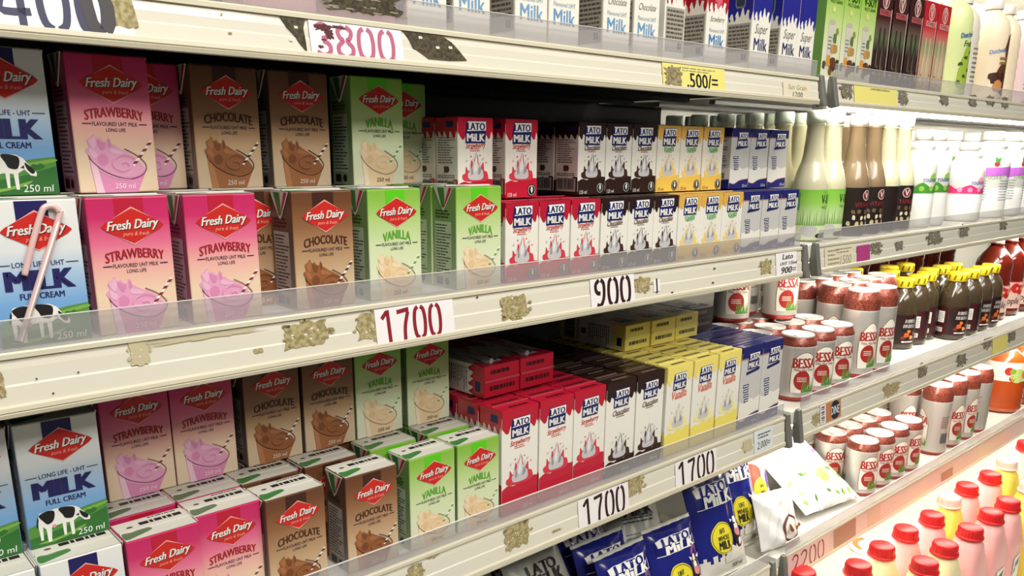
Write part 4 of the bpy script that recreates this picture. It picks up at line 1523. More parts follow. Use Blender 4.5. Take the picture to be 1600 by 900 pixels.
# ------------------------------------------------------------------ juice bottles (ribbed plastic)
def ribbed(r, H, liquid, name, cap, art=None, neck=.014):
    b = MB()
    prof = [(r * .7, 0), (r * .95, .004), (r, .012)]
    z = .016
    hb = H * .66
    k = 0
    while z < hb:
        prof.append((r * (.965 if k % 2 else 1.0), z))
        z += H * .035
        k += 1
    prof += [(r, hb), (r * .93, hb + H * .06), (r * .72, hb + H * .13), (r * .48, hb + H * .19), (neck * 1.02, hb + H * .24), (neck, H - .022), (neck * 1.2, H - .0205), (neck * 1.2, H - .018), (neck, H - .0175), (neck, H - .012)]
    b.lathe(prof, liquid, 36)
    if art:
        pl = MB()
        art(Art(pl, lambda u, v, o: Vector(((r + o) * math.sin(u / r), -(r + o) * math.cos(u / r), v)), 1, H, .008))
    p = MB()
    p.lathe([(neck * 1.08, H - .017), (neck * 1.12, H - .015), (neck * 1.1, H - .001), (neck * 1.0, H), (0, H)], cap, 24, caps=False)
    return Proto(name, b.mesh(name), [('bottle_cap', p.mesh('bottle_cap'))] + ([('bottle_label', pl.mesh('bottle_label'))] if art else []))


amber = M('amber apple juice', (98, 24, 12), .1, coat=.8)
dark_juice = M('dark red brown juice', (58, 18, 12), .1, coat=.8)
cap_white = M('white cap', (238, 234, 226), .35)
cap_red = M('red cap', (206, 26, 30), .38)


def apple_art(a):
    a.rect(-.12, .1, .12, .42, M('apple label', (212, 182, 170), .45), 1)
    a.text('Apple', 0, .18, .05, M('apple word', (70, 40, 34), .5), 3, 1.2, .15, .05)
    for k, u in enumerate((-.018, .008, .024)):
        a.ell(u, .33 + .02 * (k % 2), .013, M('apple red', (176, 34, 34), .4), 2 + k)
        a.ell(u + .004, .345, .004, M('apple blush', (230, 150, 90), .4), 5)
    a.rect(-.12, .42, .12, .435, M('apple red', (176, 34, 34), .4), 1)


AJ = ribbed(.043, .215, amber, 'juice_bottle', M('clear pink cap', (232, 190, 186), .3), apple_art)
for x, y, lb in [(2.375, .1, 'red apple juice bottle with white cap, nearest the dark bottles'), (2.475, .1, 'red apple juice bottle, second from the dark bottles'), (2.575, .1, 'red apple juice bottle, third from the dark bottles'), (2.68, .1, 'red apple juice bottle farthest along the shelf')]:
    AJ.put(lb, 'bottle', (x, y, zC + .0002), -.75, 'apple juice bottles')
DJ = ribbed(.045, .218, dark_juice, 'juice_bottle', M('black cap', (30, 26, 26), .4))
for i, x in enumerate((2.06, 2.17, 2.28, 2.39, 2.5, 2.61)):
    DJ.put('tall dark juice bottle at the back behind the yellow-lidded ones, ' + ('first', 'second', 'third', 'fourth', 'fifth', 'sixth')[i] + ' along', 'bottle', (x, .33, zC + .0002), 0, 'dark juice bottles at the back')

# orange drink at the far end of the lowest shelf
orange = M('orange drink', (186, 74, 20), .12, coat=.8)


def orange_art(a):
    a.rect(-.18, .46, .18, .72, M('orange label white', (240, 236, 226), .45), 1)
    for k, (u, v, q, c) in enumerate([(-.03, .6, .011, (190, 40, 34)), (-.02, .6, .008, (120, 160, 60)), (-.005, .54, .02, (186, 206, 120)), (.02, .56, .014, (214, 120, 60)), (-.02, .5, .008, (150, 60, 40))]):
        a.ell(u, v, q, M('orange label fruit %d' % k, c, .45), 2 + k % 2)


OJ = ribbed(.058, .2, orange, 'juice_bottle', M('orange cap', (232, 150, 40), .35), orange_art, .02)
OJ.put('fat orange drink bottle at the right picture edge, fruit on its label', 'bottle', (2.497, .075, zD + .0002), -.5, 'orange drink bottles')
OJ.put('fat orange drink bottle behind, farther along the lowest shelf', 'bottle', (2.63, .075, zD + .0002), 0, 'orange drink bottles')
b = MB()
b.box(-.03, .03, -.03, .03, 0, .17, M('dark carton side', (92, 70, 50), .5), .002)
a = Art(b, lambda u, v, o: Vector((u - .03, -.03 - o, v)), .06, .17)
a.rect(.1, .1, .9, .9, M('tan carton front', (176, 140, 100), .5), 1)
a.lines(.2, .3, .8, .6, 4, M('print black', (34, 34, 40), .5), 2)
props(link('juice_carton', b.mesh('juice_carton')), 'tan carton between the tall cans and the orange drink', 'carton')
bpy.data.objects['juice_carton'].location = (2.375, .14, zD + .0002)

# ------------------------------------------------------------------ second shelf, right bay: glass soy bottles
soy_cream = M('cream soy milk', (212, 207, 174), .18, coat=.6)
soy_choc = M('chocolate soy milk', (132, 112, 86), .18, coat=.6)
cap_green = M('green cap', (70, 150, 70), .4)


def soy_bottle(liq, sleeve, cap, kind):
    r, H = .0285, .2055
    b = MB()
    b.lathe([(r * .85, 0), (r, .004), (r, .082), (r * .985, .09), (r * .9, .101), (r * .86, .104), (r * .78, .114), (r * .66, .123), (r * .62, .127), (r * .55, .14), (r * .5, .16), (r * .48, .182), (r * .53, .184), (r * .53, .187)], liq, 32)
    pl = MB()
    a = Art(pl, lambda u, v, o: Vector(((r + o) * math.sin(u / r), -(r + o) * math.cos(u / r), v)), 1, 1, .006)
    a.rect(-.0895, .003, .0895, .083, sleeve, 0)
    if kind == 'green':
        g = M('soy field green', (112, 168, 62), .45)
        for k in range(26):
            u = -.045 + .09 * k / 25
            a.poly([(u, .026), (u + .003, .026), (u + .0015, .046 + .008 * math.sin(k * 2.1))], g, 1)
        a.ell(-.018, .018, .014, M('soy bowl grey', (190, 190, 186), .4), 1, rv=.01)
        a.poly(ragged(.005, .01, .014, .005, 14, .3, 2), M('soy bean dark', (44, 44, 30), .5), 2)
        a.text('V-SOY', .016, .068, .034, M('soy word', (24, 60, 30), .4), 2, 1.7, 0, .05)
        a.text('MULTI GRAIN', .016, .055, .03, M('soy word', (24, 60, 30), .4), 2, 1.2)
        a.rect(-.062, .05, -.036, .078, M('soy panel green', (88, 150, 90), .45), 1)
        a.lines(-.06, .052, -.038, .076, 6, label_white, 2, .2, .4, 2)
    else:
        wine = M('soy wine print', (128, 40, 44), .45)
        a.ell(.008, .07, .009, M('soy emblem', (222, 200, 190), .4), 1)
        a.ell(.008, .07, .0075, M('soy emblem dark', (120, 40, 44), .4), 2)
        a.text('V', .008, .07, .009, label_white, 3, 1, 0, .05)
        a.text('VITAMILK', .006, .054, .04, wine, 2, 1.3, 0, .04)
        for k in range(14):
            a.poly(ragged(-.022 + .0042 * k + .002 * (k % 2), .022 + .01 * ((k * 5) % 3), .004, .0045, 9, .4, k), M('soy bean tan %d' % (k % 3), ((196, 180, 140), (112, 88, 60), (226, 214, 180))[k % 3], .5), 1 + k % 2)
    p = MB()
    p.lathe([(r * .5, .186), (r * .56, .187), (r * .56, .2035), (r * .5, H), (0, H)], cap, 24, caps=False)
    return Proto('soy_milk_bottle', b.mesh('soy_milk_bottle'), [('bottle_cap', p.mesh('bottle_cap')), ('bottle_label', pl.mesh('bottle_label'))])


sleeve_green = ramp_mat('soy green sleeve', [(0, (206, 214, 186)), (.35, (214, 226, 184)), (.75, (150, 206, 84)), (1, (128, 194, 66))], .085, .4)
sleeve_dark = M('soy dark sleeve', (34, 22, 20), .4)
SBG = soy_bottle(soy_cream, sleeve_green, M('pale green cap', (222, 234, 216), .4), 'green')
SBD = soy_bottle(soy_choc, sleeve_dark, cap_white, 'dark')
SBC = soy_bottle(soy_cream, sleeve_dark, cap_white, 'dark')
G_S = 'glass soy milk bottles'
for j in range(6):
    for i, x in enumerate((1.2935, 1.3525)):
        lb = 'green-sleeved soy milk bottle, ' + ('front', 'second', 'third', 'fourth', 'fifth', 'last')[j] + ' row, ' + ('nearest the shelf junction', 'beside the dark-sleeved ones')[i]
        SBG.put(lb, 'bottle', (x + .004 * j, .046 + .0595 * j, zB + .0002), math.radians(-16 if j == 0 else 10 * j), G_S)
for j in range(3):
    for i, x in enumerate((1.4385, 1.5005)):
        SBD.put('dark-sleeved chocolate soy bottle, ' + ('front', 'second', 'third')[j] + ' row, ' + ('beside the green ones', 'beside the cream ones')[i], 'bottle', (x, .046 + .0595 * j, zB + .0002), math.radians((-20, -26)[i]), G_S)
    for i, x in enumerate((1.559, 1.6195)):
        SBC.put('dark-sleeved cream soy bottle, ' + ('front', 'second', 'third')[j] + ' row, ' + ('beside the chocolate ones', 'beside the yoghurt bottles')[i], 'bottle', (x, .046 + .0595 * j, zB + .0002), math.radians((60, -44)[i]), G_S)

# yoghurt bottles
yog_white = M('yoghurt plastic', (240, 240, 236), .35, coat=.2)


def yog_bottle(r, H, col, col2, word, name='yoghurt_bottle', full=None, band=None):
    b = MB()
    prof = [(r * .86, 0), (r * .98, .004), (r, .01), (r, H * .34), (r * .975, H * .35), (r, H * .36), (r, H * .62), (r * .98, H * .66), (r * .86, H * .73), (r * .72, H * .785), (r * .68, H * .8), (r * .74, H * .82), (r * .74, H * .855), (r * .5, H * .885), (r * .48, H * .9)]
    b.lathe(prof, full or yog_white, 36)
    pl = MB()
    a = Art(pl, lambda u, v, o: Vector(((r + o) * math.sin(u / r), -(r + o) * math.cos(u / r), v)), 1, H, .007)
    m1 = M('yoghurt print ' + name + word, col, .45)
    m2 = M('yoghurt print 2 ' + name + word, col2, .45)
    if band is None:
        a.poly([(-r * 3.1, .36)] + [(r * (-3.1 + 6.2 * k / 24), .44 + .03 * math.sin(k * 1.3)) for k in range(25)] + [(r * 3.1, .36)], m1, 1)
        a.poly(ragged(.012, .52, .009, .045, 12, .3, 2), m2, 2)
        for k in range(4):
            a.ell(-.03 + .02 * k, .405, .005, m2, 3)
        a.text('YOGHURT', .008, .49, .034, M('yoghurt blue', (44, 84, 150), .45), 4, 1.4, .15, .04)
    else:
        a.poly([(-r * 3.1, .9 * .62)] + [(r * (-3.1 + 6.2 * k / 30), .52 + .05 * math.sin(k * .9)) for k in range(31)] + [(r * 3.1, .62)], m1, 1)
        a.ell(.0, .63, .006, M('berry red', (196, 44, 40), .4), 3)
        a.poly([(-.004, .64), (.005, .64), (.008, .71), (.001, .69), (-.006, .72)], cap_green, 3)
        a.lines(-.04, .2, -.012, .45, 8, M('print grey', (120, 120, 120), .5), 2, .2, .3, 4)
        a.lines(.012, .2, .04, .45, 8, M('print grey', (120, 120, 120), .5), 2, .2, .3, 5)
        a.text('YOGHURT', .0, .47, .04, m2, 3, 1.3, .15, .03)
    p = MB()
    p.lathe([(r * .52, H * .9), (r * .56, H * .905), (r * .56, H * .99), (r * .5, H), (0, H)], cap_white, 28, caps=False)
    return Proto(name, b.mesh(name), [('bottle_cap', p.mesh('bottle_cap')), ('bottle_label', pl.mesh('bottle_label'))])


YG = yog_bottle(.0305, .185, (70, 150, 48), (150, 200, 80), 'green')
YP = yog_bottle(.0375, .165, (216, 52, 120), (240, 150, 190), 'pink')
YV = yog_bottle(.043, .19, (190, 104, 206), (120, 170, 60), 'violet', band=True)
G_Y = 'white yoghurt bottles'
for j in range(2):
    for i, x in enumerate((1.716, 1.781)):
        YG.put('white yoghurt bottle with a green print, ' + ('front', 'second')[j] + ' row, ' + ('left', 'right')[i] + ' of two', 'bottle', (x, .048 + .066 * j, zB + .0002), math.radians((-36, -34)[i]), G_Y)
    for i, x in enumerate((1.875, 1.957)):
        YP.put('white yoghurt bottle with a pink print, ' + ('front', 'second')[j] + ' row, ' + ('left', 'right')[i] + ' of two', 'bottle', (x, (.092 if i == 0 else .05) + .08 * j, zB + .0002), math.radians(-36), G_Y)
    for i, x in enumerate((2.115, 2.225, 2.335, 2.445)):
        YV.put('white yoghurt bottle with a violet top, ' + ('front', 'second')[j] + ' row, ' + ('first', 'second', 'third', 'fourth')[i] + ' along', 'bottle', (x, .06 + .092 * j, zB + .0002), math.radians((-50, -20, -40, -40)[i]), G_Y)
for i in range(6):
    YG.put('white-capped yoghurt bottle at the back of the second shelf, ' + ('first', 'second', 'third', 'fourth', 'fifth', 'sixth')[i] + ' along', 'bottle', (1.73 + .085 * i, .275, zB + .0002), 0, G_Y)

# ------------------------------------------------------------------ top shelf, right bay
SW2, SH2, SD2 = .0515, .148, .04


def soy_carton(kind):
    b = MB()
    if kind == 'green':
        body = ramp_mat('soy carton green', [(0, (222, 222, 196)), (.3, (226, 226, 196)), (.55, (198, 218, 140)), (.8, (150, 196, 72)), (1, (96, 160, 60))], SH2, .38, .2)
    elif kind == 'dark':
        body = ramp_mat('soy carton dark', [(0, (40, 24, 22)), (.35, (52, 34, 30)), (.5, (92, 104, 76)), (.62, (96, 76, 66)), (.7, (64, 24, 24)), (1, (52, 18, 20))], SH2, .38, .2)
    else:
        body = ramp_mat('soy carton red', [(0, (186, 156, 120)), (.35, (196, 170, 132)), (.52, (146, 156, 110)), (.62, (204, 110, 104)), (.72, (196, 40, 48)), (1, (186, 24, 40))], SH2, .38, .2)
    sm_ = M('soy carton side ' + kind, {'green': (112, 156, 74), 'dark': (36, 20, 20), 'red': (150, 30, 38)}[kind], .4)
    b.box(-SW2 / 2, SW2 / 2, -SD2 / 2, SD2 / 2, 0, SH2, body, .0009, facemats={(-1, 0, 0): sm_, (1, 0, 0): sm_})
    a = Art(b, lambda u, v, o: Vector((u - SW2 / 2, -SD2 / 2 - o, v)), SW2, SH2)
    if kind == 'green':
        dk = M('soy word', (24, 60, 30), .4)
        a.text('V-SOY', .52, .82, .8, dk, 3, 1.35, 0, .06)
        a.text('MULTI-GRAIN', .52, .745, .7, dk, 3, 1.2)
        a.ell(.42, .67, .1, M('ring yellow', (210, 206, 96), .45), 1)
        a.ell(.42, .67, .07, M('soy inner', (206, 222, 150), .45), 2)
        gl = M('soy glass print', (206, 202, 190), .4)
        a.poly([(.2, .55), (.58, .55), (.54, .1), (.24, .1)], gl, 1)
        a.ell(.39, .55, .19, M('soy milk print', (188, 182, 168), .4), 2, rv=.07)
        for k in range(4):
            a.rect(.24, .4 - .035 * k, .44, .41 - .035 * k, M('print grey', (120, 120, 120), .5), 3)
        grains = [(.62, .4, .13, (92, 118, 56)), (.72, .47, .09, (128, 150, 66)), (.52, .3, .12, (196, 146, 72)), (.72, .3, .12, (176, 138, 84)), (.34, .18, .14, (214, 148, 58)), (.62, .16, .2, (98, 60, 38)), (.88, .15, .14, (62, 58, 40)), (.12, .14, .1, (80, 76, 48)), (.5, .09, .12, (120, 84, 46))]
        for k, (u, v, q, c) in enumerate(grains):
            a.poly(ragged(u, v, q, q * SW2 / SH2 * 1.2, 14, .35, k), M('soy grain %d' % k, c, .5), 3 + k % 3)
    else:
        em = M('soy emblem', (222, 200, 190), .4)
        a.ell(.5, .885, .23, em, 1, rv=.27)
        a.ell(.5, .885, .19, M('soy emblem ' + kind, (70, 22, 24) if kind == 'dark' else (190, 40, 48), .4), 2, rv=.23)
        a.text('V', .5, .87, .26, em, 3, 1.2, 0, .1)
        a.ell(.5, .94, .055, em, 3)
        a.rect(.14, .725, .9, .785, M('soy ribbon ' + kind, (176, 92, 92) if kind == 'dark' else (222, 150, 146), .45), 1)
        a.text('VITAMILK', .52, .755, .66, M('soy ribbon ink ' + kind, (110, 30, 36), .45), 2, 1.2, 0, .03)
        r = random.Random(5)
        bt = M('soy bottle print ' + kind, (58, 40, 34) if kind == 'dark' else (204, 182, 150), .4)
        hl = M('soy bottle light ' + kind, (122, 110, 100) if kind == 'dark' else (226, 212, 188), .4)
        for u in (.3, .62):
            a.poly([(u - .14, .06), (u + .16, .06), (u + .16, .3), (u + .06, .42), (u + .05, .6), (u - .04, .6), (u - .05, .42), (u - .14, .3)], bt, 1)
            a.poly([(u - .1, .1), (u - .05, .1), (u - .05, .3), (u - .01, .42), (u - .03, .42), (u - .1, .3)], hl, 2)
        for k in range(12):
            a.ell(.1 + .8 * r.random(), .05 + .16 * r.random(), .05 + .04 * r.random(), M('soy bean print %s%d' % (kind, k % 3), ((92, 70, 58), (34, 22, 20), (140, 118, 98))[k % 3] if kind == 'dark' else ((206, 178, 128), (170, 132, 86), (224, 204, 164))[k % 3], .45), 3 + k % 2, rv=.045)
        a.rect(.93, .1, .97, .8, em, 2)
    p = MB()
    t = Art(p, lambda u, v, o: Vector((u - SW2 / 2, v - SD2 / 2, SH2 + o)), SW2, SD2)
    t.rect(.01, .01, .99, .99, sm_, 0)
    p.box(-SW2 / 2 + .001, SW2 / 2 - .001, -.002, .0012, SH2 + .0003, SH2 + .0013, sm_, .0004)
    return Proto('soy_milk_carton', b.mesh('soy_milk_carton'), [('top_panel', p.mesh('top_panel'))])


SC = {k: soy_carton(k) for k in ('green', 'dark', 'red')}
for k, x, lb in [('green', 1.2665, 'green grain soy milk carton, left of three'), ('green', 1.320, 'green grain soy milk carton, middle of three'), ('green', 1.3735, 'green grain soy milk carton, right of three'),
                 ('dark', 1.427, 'dark brown soy milk carton, left of three'), ('dark', 1.486, 'dark brown soy milk carton, middle of three'), ('dark', 1.546, 'dark brown soy milk carton, right of three'),
                 ('red', 1.604, 'red-topped soy milk carton beside the dark brown ones'), ('red', 1.661, 'red-topped soy milk carton beside the green yoghurt bottle')]:
    SC[k].put(lb, 'carton', (x - .012, .012 + SD2 / 2, zA + .0002), 0, 'soy milk cartons')


def tall_yoghurt(col, prints, seed):
    r, H = .037, .2
    b = MB()
    m = ramp_mat('tall yoghurt %d' % seed, [(0, col), (.5, col), (.95, tuple(min(255, c + 14) for c in col)), (1, (244, 242, 232))], H, .4, .2)
    prof = [(r * .9, 0), (r, .006)]
    for k in range(12):
        prof.append((r * (.965 if k % 2 else 1.0), .012 + .0105 * k))
    prof += [(r * .97, .142), (r * .85, .158), (r * .6, .17), (r * .42, .176), (r * .4, .182)]
    b.lathe(prof, m, 36)
    pl = MB()
    a = Art(pl, lambda u, v, o: Vector(((r + o) * math.sin(u / r), -(r + o) * math.cos(u / r), v)), 1, 1, .007)
    prints(a)
    p = MB()
    p.lathe([(r * .46, .181), (r * .48, .182), (r * .48, .198), (r * .42, H), (0, H)], cap_white, 28, caps=False)
    return Proto('yoghurt_bottle', b.mesh('yoghurt_bottle'), [('bottle_cap', p.mesh('bottle_cap')), ('bottle_label', pl.mesh('bottle_label'))])


def pr_green(a):
    a.poly(smooth([(-.004, .02), (.03, .02), (.034, .075), (.02, .095), (.006, .08)], 4), M('lime print', (160, 186, 66), .45), 1)
    for k in range(6):
        a.poly(ragged(.0 + .012 * (k % 3), .026 + .011 * k, .006, .004, 9, .4, k), M('dark leaf print', (56, 86, 34), .5), 2)
    a.text('Dutchmill', .012, .112, .036, M('dairy blue', (40, 92, 170), .45), 2, 1.4, .1, .05, rot=.15)
    a.text('Fruit', .014, .096, .022, M('dark leaf print', (56, 86, 34), .5), 2, 1.3, .2, .06)


def pr_choc(a):
    a.poly(smooth([(.004, .02), (.034, .018), (.036, .125), (.02, .128), (.012, .1), (.02, .08), (.004, .07), (-.004, .05)], 4), M('cocoa print', (96, 54, 34), .45), 1)
    a.poly(ragged(-.006, .046, .014, .014, 12, .5, 3), M('cocoa dark print', (66, 34, 22), .45), 2)
    a.ell(.004, .03, .012, M('caramel print', (206, 140, 84), .45), 2)
    a.poly(ragged(.014, .048, .009, .011, 9, .3, 5), M('cocoa dark print', (66, 34, 22), .45), 3)
    a.text('Dutchmill', -.006, .098, .034, M('dairy blue pale', (110, 150, 206), .45), 2, 1.4, .1, .05, rot=.15)
    a.lines(.0, .07, .028, .088, 2, M('gold line', (150, 116, 60), .4), 3, .1, .6, 3)


def pr_plain(a):
    a.lines(-.03, .03, .03, .1, 8, M('print grey', (120, 120, 120), .5), 2, .3, .3, 3)


TY = {'green': tall_yoghurt((214, 226, 160), pr_green, 1), 'peach': tall_yoghurt((244, 226, 196), pr_choc, 2), 'pink': tall_yoghurt((240, 214, 218), pr_plain, 3), 'grey': tall_yoghurt((222, 216, 200), pr_plain, 4)}
for k, x, y, d, lb in [('green', 1.785, .052, -30, 'pale green ribbed yoghurt bottle beside the red-topped cartons'), ('grey', 1.872, .07, 30, 'cream ribbed yoghurt bottle between the green and chocolate ones'),
                       ('peach', 1.985, .052, -30, 'peach ribbed yoghurt bottle with a chocolate print'), ('peach', 2.075, .06, 100, 'peach ribbed yoghurt bottle, turned away, behind the chocolate print one'),
                       ('pink', 2.175, .052, 0, 'pale pink ribbed yoghurt bottle, left of three'), ('pink', 2.265, .052, 0, 'pale pink ribbed yoghurt bottle, middle of three'), ('pink', 2.355, .052, 0, 'pale pink ribbed yoghurt bottle, right of three'),
                       ('grey', 1.83, .145, 0, 'cream ribbed yoghurt bottle in the second row, behind the green one'), ('grey', 1.925, .15, 0, 'cream ribbed yoghurt bottle in the second row, behind the peach one')]:
    TY[k].put(lb, 'bottle', (x, y, zA + .0002), math.radians(d), 'ribbed yoghurt bottles')

# ------------------------------------------------------------------ milk pouches heaped on the lowest left shelf
pouch_blue = M('glossy pouch blue', (30, 36, 124), .22, coat=.7)
pouch_white = M('glossy pouch white', (226, 222, 210), .28, coat=.5)
pouch_grey = M('matt pouch back', (176, 174, 164), .4, coat=.2)
sticker_yellow = M('pouch yellow', (236, 222, 56), .35, coat=.3)


def pouch_shape(w, h, t, seed, crease=.0011):
    r = random.Random(seed)
    ph = [r.random() * 6.28 for _ in range(6)]

    def f(u, v, side, o=0.0):
        """u -1..1, v 0..1"""
        e = max(0.0, 1 - abs(u) ** 3.2) * max(0.0, 1 - abs(2 * v - 1) ** 4) ** .8
        sag = 1 + .25 * (0.5 - v)
        wr = crease * (math.sin(7 * u + 5 * v + ph[0]) * math.sin(9 * v + ph[1]) + .7 * math.sin(13 * u - 11 * v + ph[2]) + .8 * math.sin(22 * v + 6 * u + ph[3]) * (abs(2 * v - 1) ** 2))
        y = side * (t / 2 * e * sag + (wr * (.25 + e)) * min(1, (1 - abs(u)) * 8)) - (.0006 if side < 0 else -.0006)
        x = u * w / 2 * (1 - .035 * math.sin(PI * v))
        return Vector((x, y + side * o, v * h))
    return f


def pouch(kind, w=.115, h=.17, t=.034, seed=1):
    f = pouch_shape(w, h, t, seed)
    b = MB()
    N, Mv = 22, 30
    main = {'blue': pouch_blue, 'grey': pouch_grey, 'white': pouch_white}[kind]
    r = random.Random(seed)
    for side in (-1, 1):
        g = [[b.bm.verts.new(f(-1 + 2 * i / N, j / Mv, side)) for i in range(N + 1)] for j in range(Mv + 1)]
        for j in range(Mv):
            for i in range(N):
                q = (g[j][i], g[j][i + 1], g[j + 1][i + 1], g[j + 1][i])
                fc = b.bm.faces.new(q if side < 0 else q[::-1])
                v = (j + .5) / Mv
                low = .17 + .03 * math.sin(i * 1.7)
                fc.material_index = b.mi(pouch_white if (kind == 'blue' and v < low) else main)
                fc.smooth = True
    bmesh.ops.remove_doubles(b.bm, verts=b.bm.verts, dist=.0004)
    for side in (-1, 1):
        a = Art(b, (lambda u, v, o: f(u / (w / 2), v / h, -1, o + .0003)) if side < 0 else (lambda u, v, o: f(-u / (w / 2), v / h, 1, o + .0003)), 1, 1, .0045, .00038)
        if kind == 'blue':
            a.rect(-w * .40, h * .66, w * .42, h * .865, M('pouch logo blue', (26, 32, 112), .25, coat=.5), 1)
            q = Art(b, a.surf, 1, 1, .0045, .00038)
            for ln in ([(-w * .40, h * .66), (w * .42, h * .66)], [(w * .42, h * .66), (w * .42, h * .79)]):
                q.stroke(ln, .001, label_white, 2)
            a.poly([(-w * .36, h * .775), (w * .3, h * .775), (w * .36, h * .88), (-w * .28, h * .88), (-w * .38, h * .86)], label_white, 2)
            q_ = h / .17
            a.text('LATO', .0, h * .825, w * .56, pouch_blue, 4, 1.0 * q_, .08, .09)
            a.text('MiLK', .006, h * .72, w * .62, label_white, 4, .9 * q_, .08, .09)
            cx, cy, R = -.008, h * (.345 if h > .15 else .28), .0265
            a.ell(cx, cy, R, sticker_yellow, 3, n=30)
            ring = [(cx + (R - .0022) * math.cos(2 * PI * k / 40), cy + (R - .0022) * math.sin(2 * PI * k / 40)) for k in range(41)]
            a.stroke(ring, .0007, black, 5)
            a.text('UHT', cx, cy + .0115, .014, black, 5, 1.6, 0, .06)
            a.text('WHOLE', cx, cy + .0005, .027, black, 5, 1.5, 0, .06)
            a.text('MILK', cx, cy - .0115, .025, black, 5, 1.7, 0, .08)
            # splash of milk and a cow's head beside the badge
            pts = [(-.012, h * .15), (-.004, h * .22), (.004, h * .19), (.012, h * .25), (.02, h * .22), (.026, h * .30), (.034, h * .24), (.044, h * .28), (.05, h * .2), (.05, h * .1), (-.01, h * .1)]
            a.poly(pts, pouch_white, 4)
            cw = lambda p: [(.03 + x * .001, h * .42 + y * .001) for x, y in p]
            a.poly(cw(smooth([(-8, -30), (-9, 4), (-5, 12), (2, 14), (8, 8), (9, -8), (12, -32), (2, -38)], 3)), M('cow dark', (40, 36, 44), .4), 5)
            a.poly(cw(smooth([(-3, 14), (3, 14), (5, 4), (4, -8), (-4, -8), (-4, 4)], 3)), label_white, 6)
            a.poly(cw(smooth([(-6, -6), (5, -6), (7, -13), (2, -18), (-5, -15)], 3)), M('cow muzzle', (226, 140, 140), .4), 7)
            a.poly(cw([(-6, 10), (-14, 14), (-12, 7)]), label_white, 6)
            a.poly(cw([(7, 9), (15, 13), (13, 6)]), label_white, 6)
            for x_, y_, s_ in ((-3, 4, 1.6), (4, 4, 1.6)):
                a.ell(.03 + x_ * .001, h * .42 + y_ * .001, s_ * .001, black, 8, n=8)
            a.poly(cw(smooth([(0, -24), (8, -22), (9, -30), (2, -34)], 3)), label_white, 6)
            a.text('500 ml', .024, h * .045, .026, black, 4, 1.2, 0, .03)
        elif kind == 'grey':
            a.text('LATO', 0, h * .74, w * .5, black, 3, 1.0, .08, .08)
            a.text('MiLK', .002, h * .63, w * .55, black, 3, 1.0, .08, .08)
            a.lines(-w * .3, h * .5, w * .3, h * .57, 2, black, 2, .2, .4, 3)
            a.lines(-w * .3, h * .15, w * .3, h * .42, 7, M('print grey', (120, 120, 120), .5), 2, .2, .3, 5)
    me = b.mesh('milk_pouch')
    # crimped seals at both ends
    parts = []
    for v0, v1 in ((1.0, 1.045), (-.035, 0.0)):
        p = MB()
        n = 24
        rows = []
        for vv in (v0, (v0 + v1) / 2, v1):
            rows.append([(-w / 2 + w * i / n, .0009 * math.sin(i * 1.3 + vv * 20) + (.0012 if vv == (v0 + v1) / 2 else 0), vv * h) for i in range(n + 1)])
        for j in range(2):
            for i in range(n):
                for s in (-.0005, .0005):
                    q = [Vector(rows[j][i]), Vector(rows[j][i + 1]), Vector(rows[j + 1][i + 1]), Vector(rows[j + 1][i])]
                    p.face([k + Vector((0, s, 0)) for k in q], pouch_white, True)
        parts.append(('seal_strip', p.mesh('seal_strip')))
    return Proto('milk_pouch', me, parts)


PB = [pouch('blue', seed=1), pouch('blue', h=.118, w=.112, t=.03, seed=4), pouch('blue', seed=9)]
PG = pouch('grey', seed=3)


def put_pouch(P, loc, yaw, lean, roll, label, grp='milk pouches'):
    m = Matrix.Rotation(math.radians(yaw), 4, 'Z') @ Matrix.Rotation(-math.radians(lean), 4, 'X') @ Matrix.Rotation(math.radians(roll), 4, 'Y')
    return P.put(label, 'pouch', Vector(loc), 0, grp, m)


zz = zD + .009
put_pouch(PB[0], (1.108, .028, zz), -4, 22, 0, 'blue milk pouch standing foremost, whole yellow badge and cow showing')
put_pouch(PB[2], (1.222, .066, zz), -4, 22, 2, 'blue milk pouch beside the foremost one, its top washed out by light')
put_pouch(PB[1], (.981, .022, zz), -3, 20, 0, 'blue milk pouch at the bottom edge with a white top seal, left of the foremost')
put_pouch(PB[1], (.862, .014, zz), 0, 20, 0, 'blue milk pouch at the bottom edge, only its upper half in view')
put_pouch(PB[1], (.862, .060, zz), 0, 20, 1, 'blue milk pouch with a slanted white seal, just behind the bottom edge one')
put_pouch(PB[1], (.868, .108, zz + .010), 0, 20, -1, 'blue milk pouch with a slanted white seal, second behind the bottom edge one')
put_pouch(PG, (.742, .034, zz), 2, 35, 0, 'grey-backed milk pouch with black lettering at the bottom left')
put_pouch(PB[2], (.842, .165, zz + .008), 0, 24, 0, 'dim blue milk pouch, its yellow badge under the first 1700 label')
put_pouch(PB[0], (.935, .225, zz + .016), 0, 26, 0, 'dim blue milk pouch, its yellow badge right under the first 1700 label')
put_pouch(PG, (1.0, .105, zz), -10, 34, 4, 'grey-backed milk pouch leaning behind the white-sealed blue one')
put_pouch(PB[2], (1.055, .165, zz), 3, 26, 0, 'dark blue milk pouch in shade behind the foremost one')
put_pouch(PG, (.715, .1, zz), 0, 30, 0, 'grey-backed milk pouch behind the one at the bottom left')

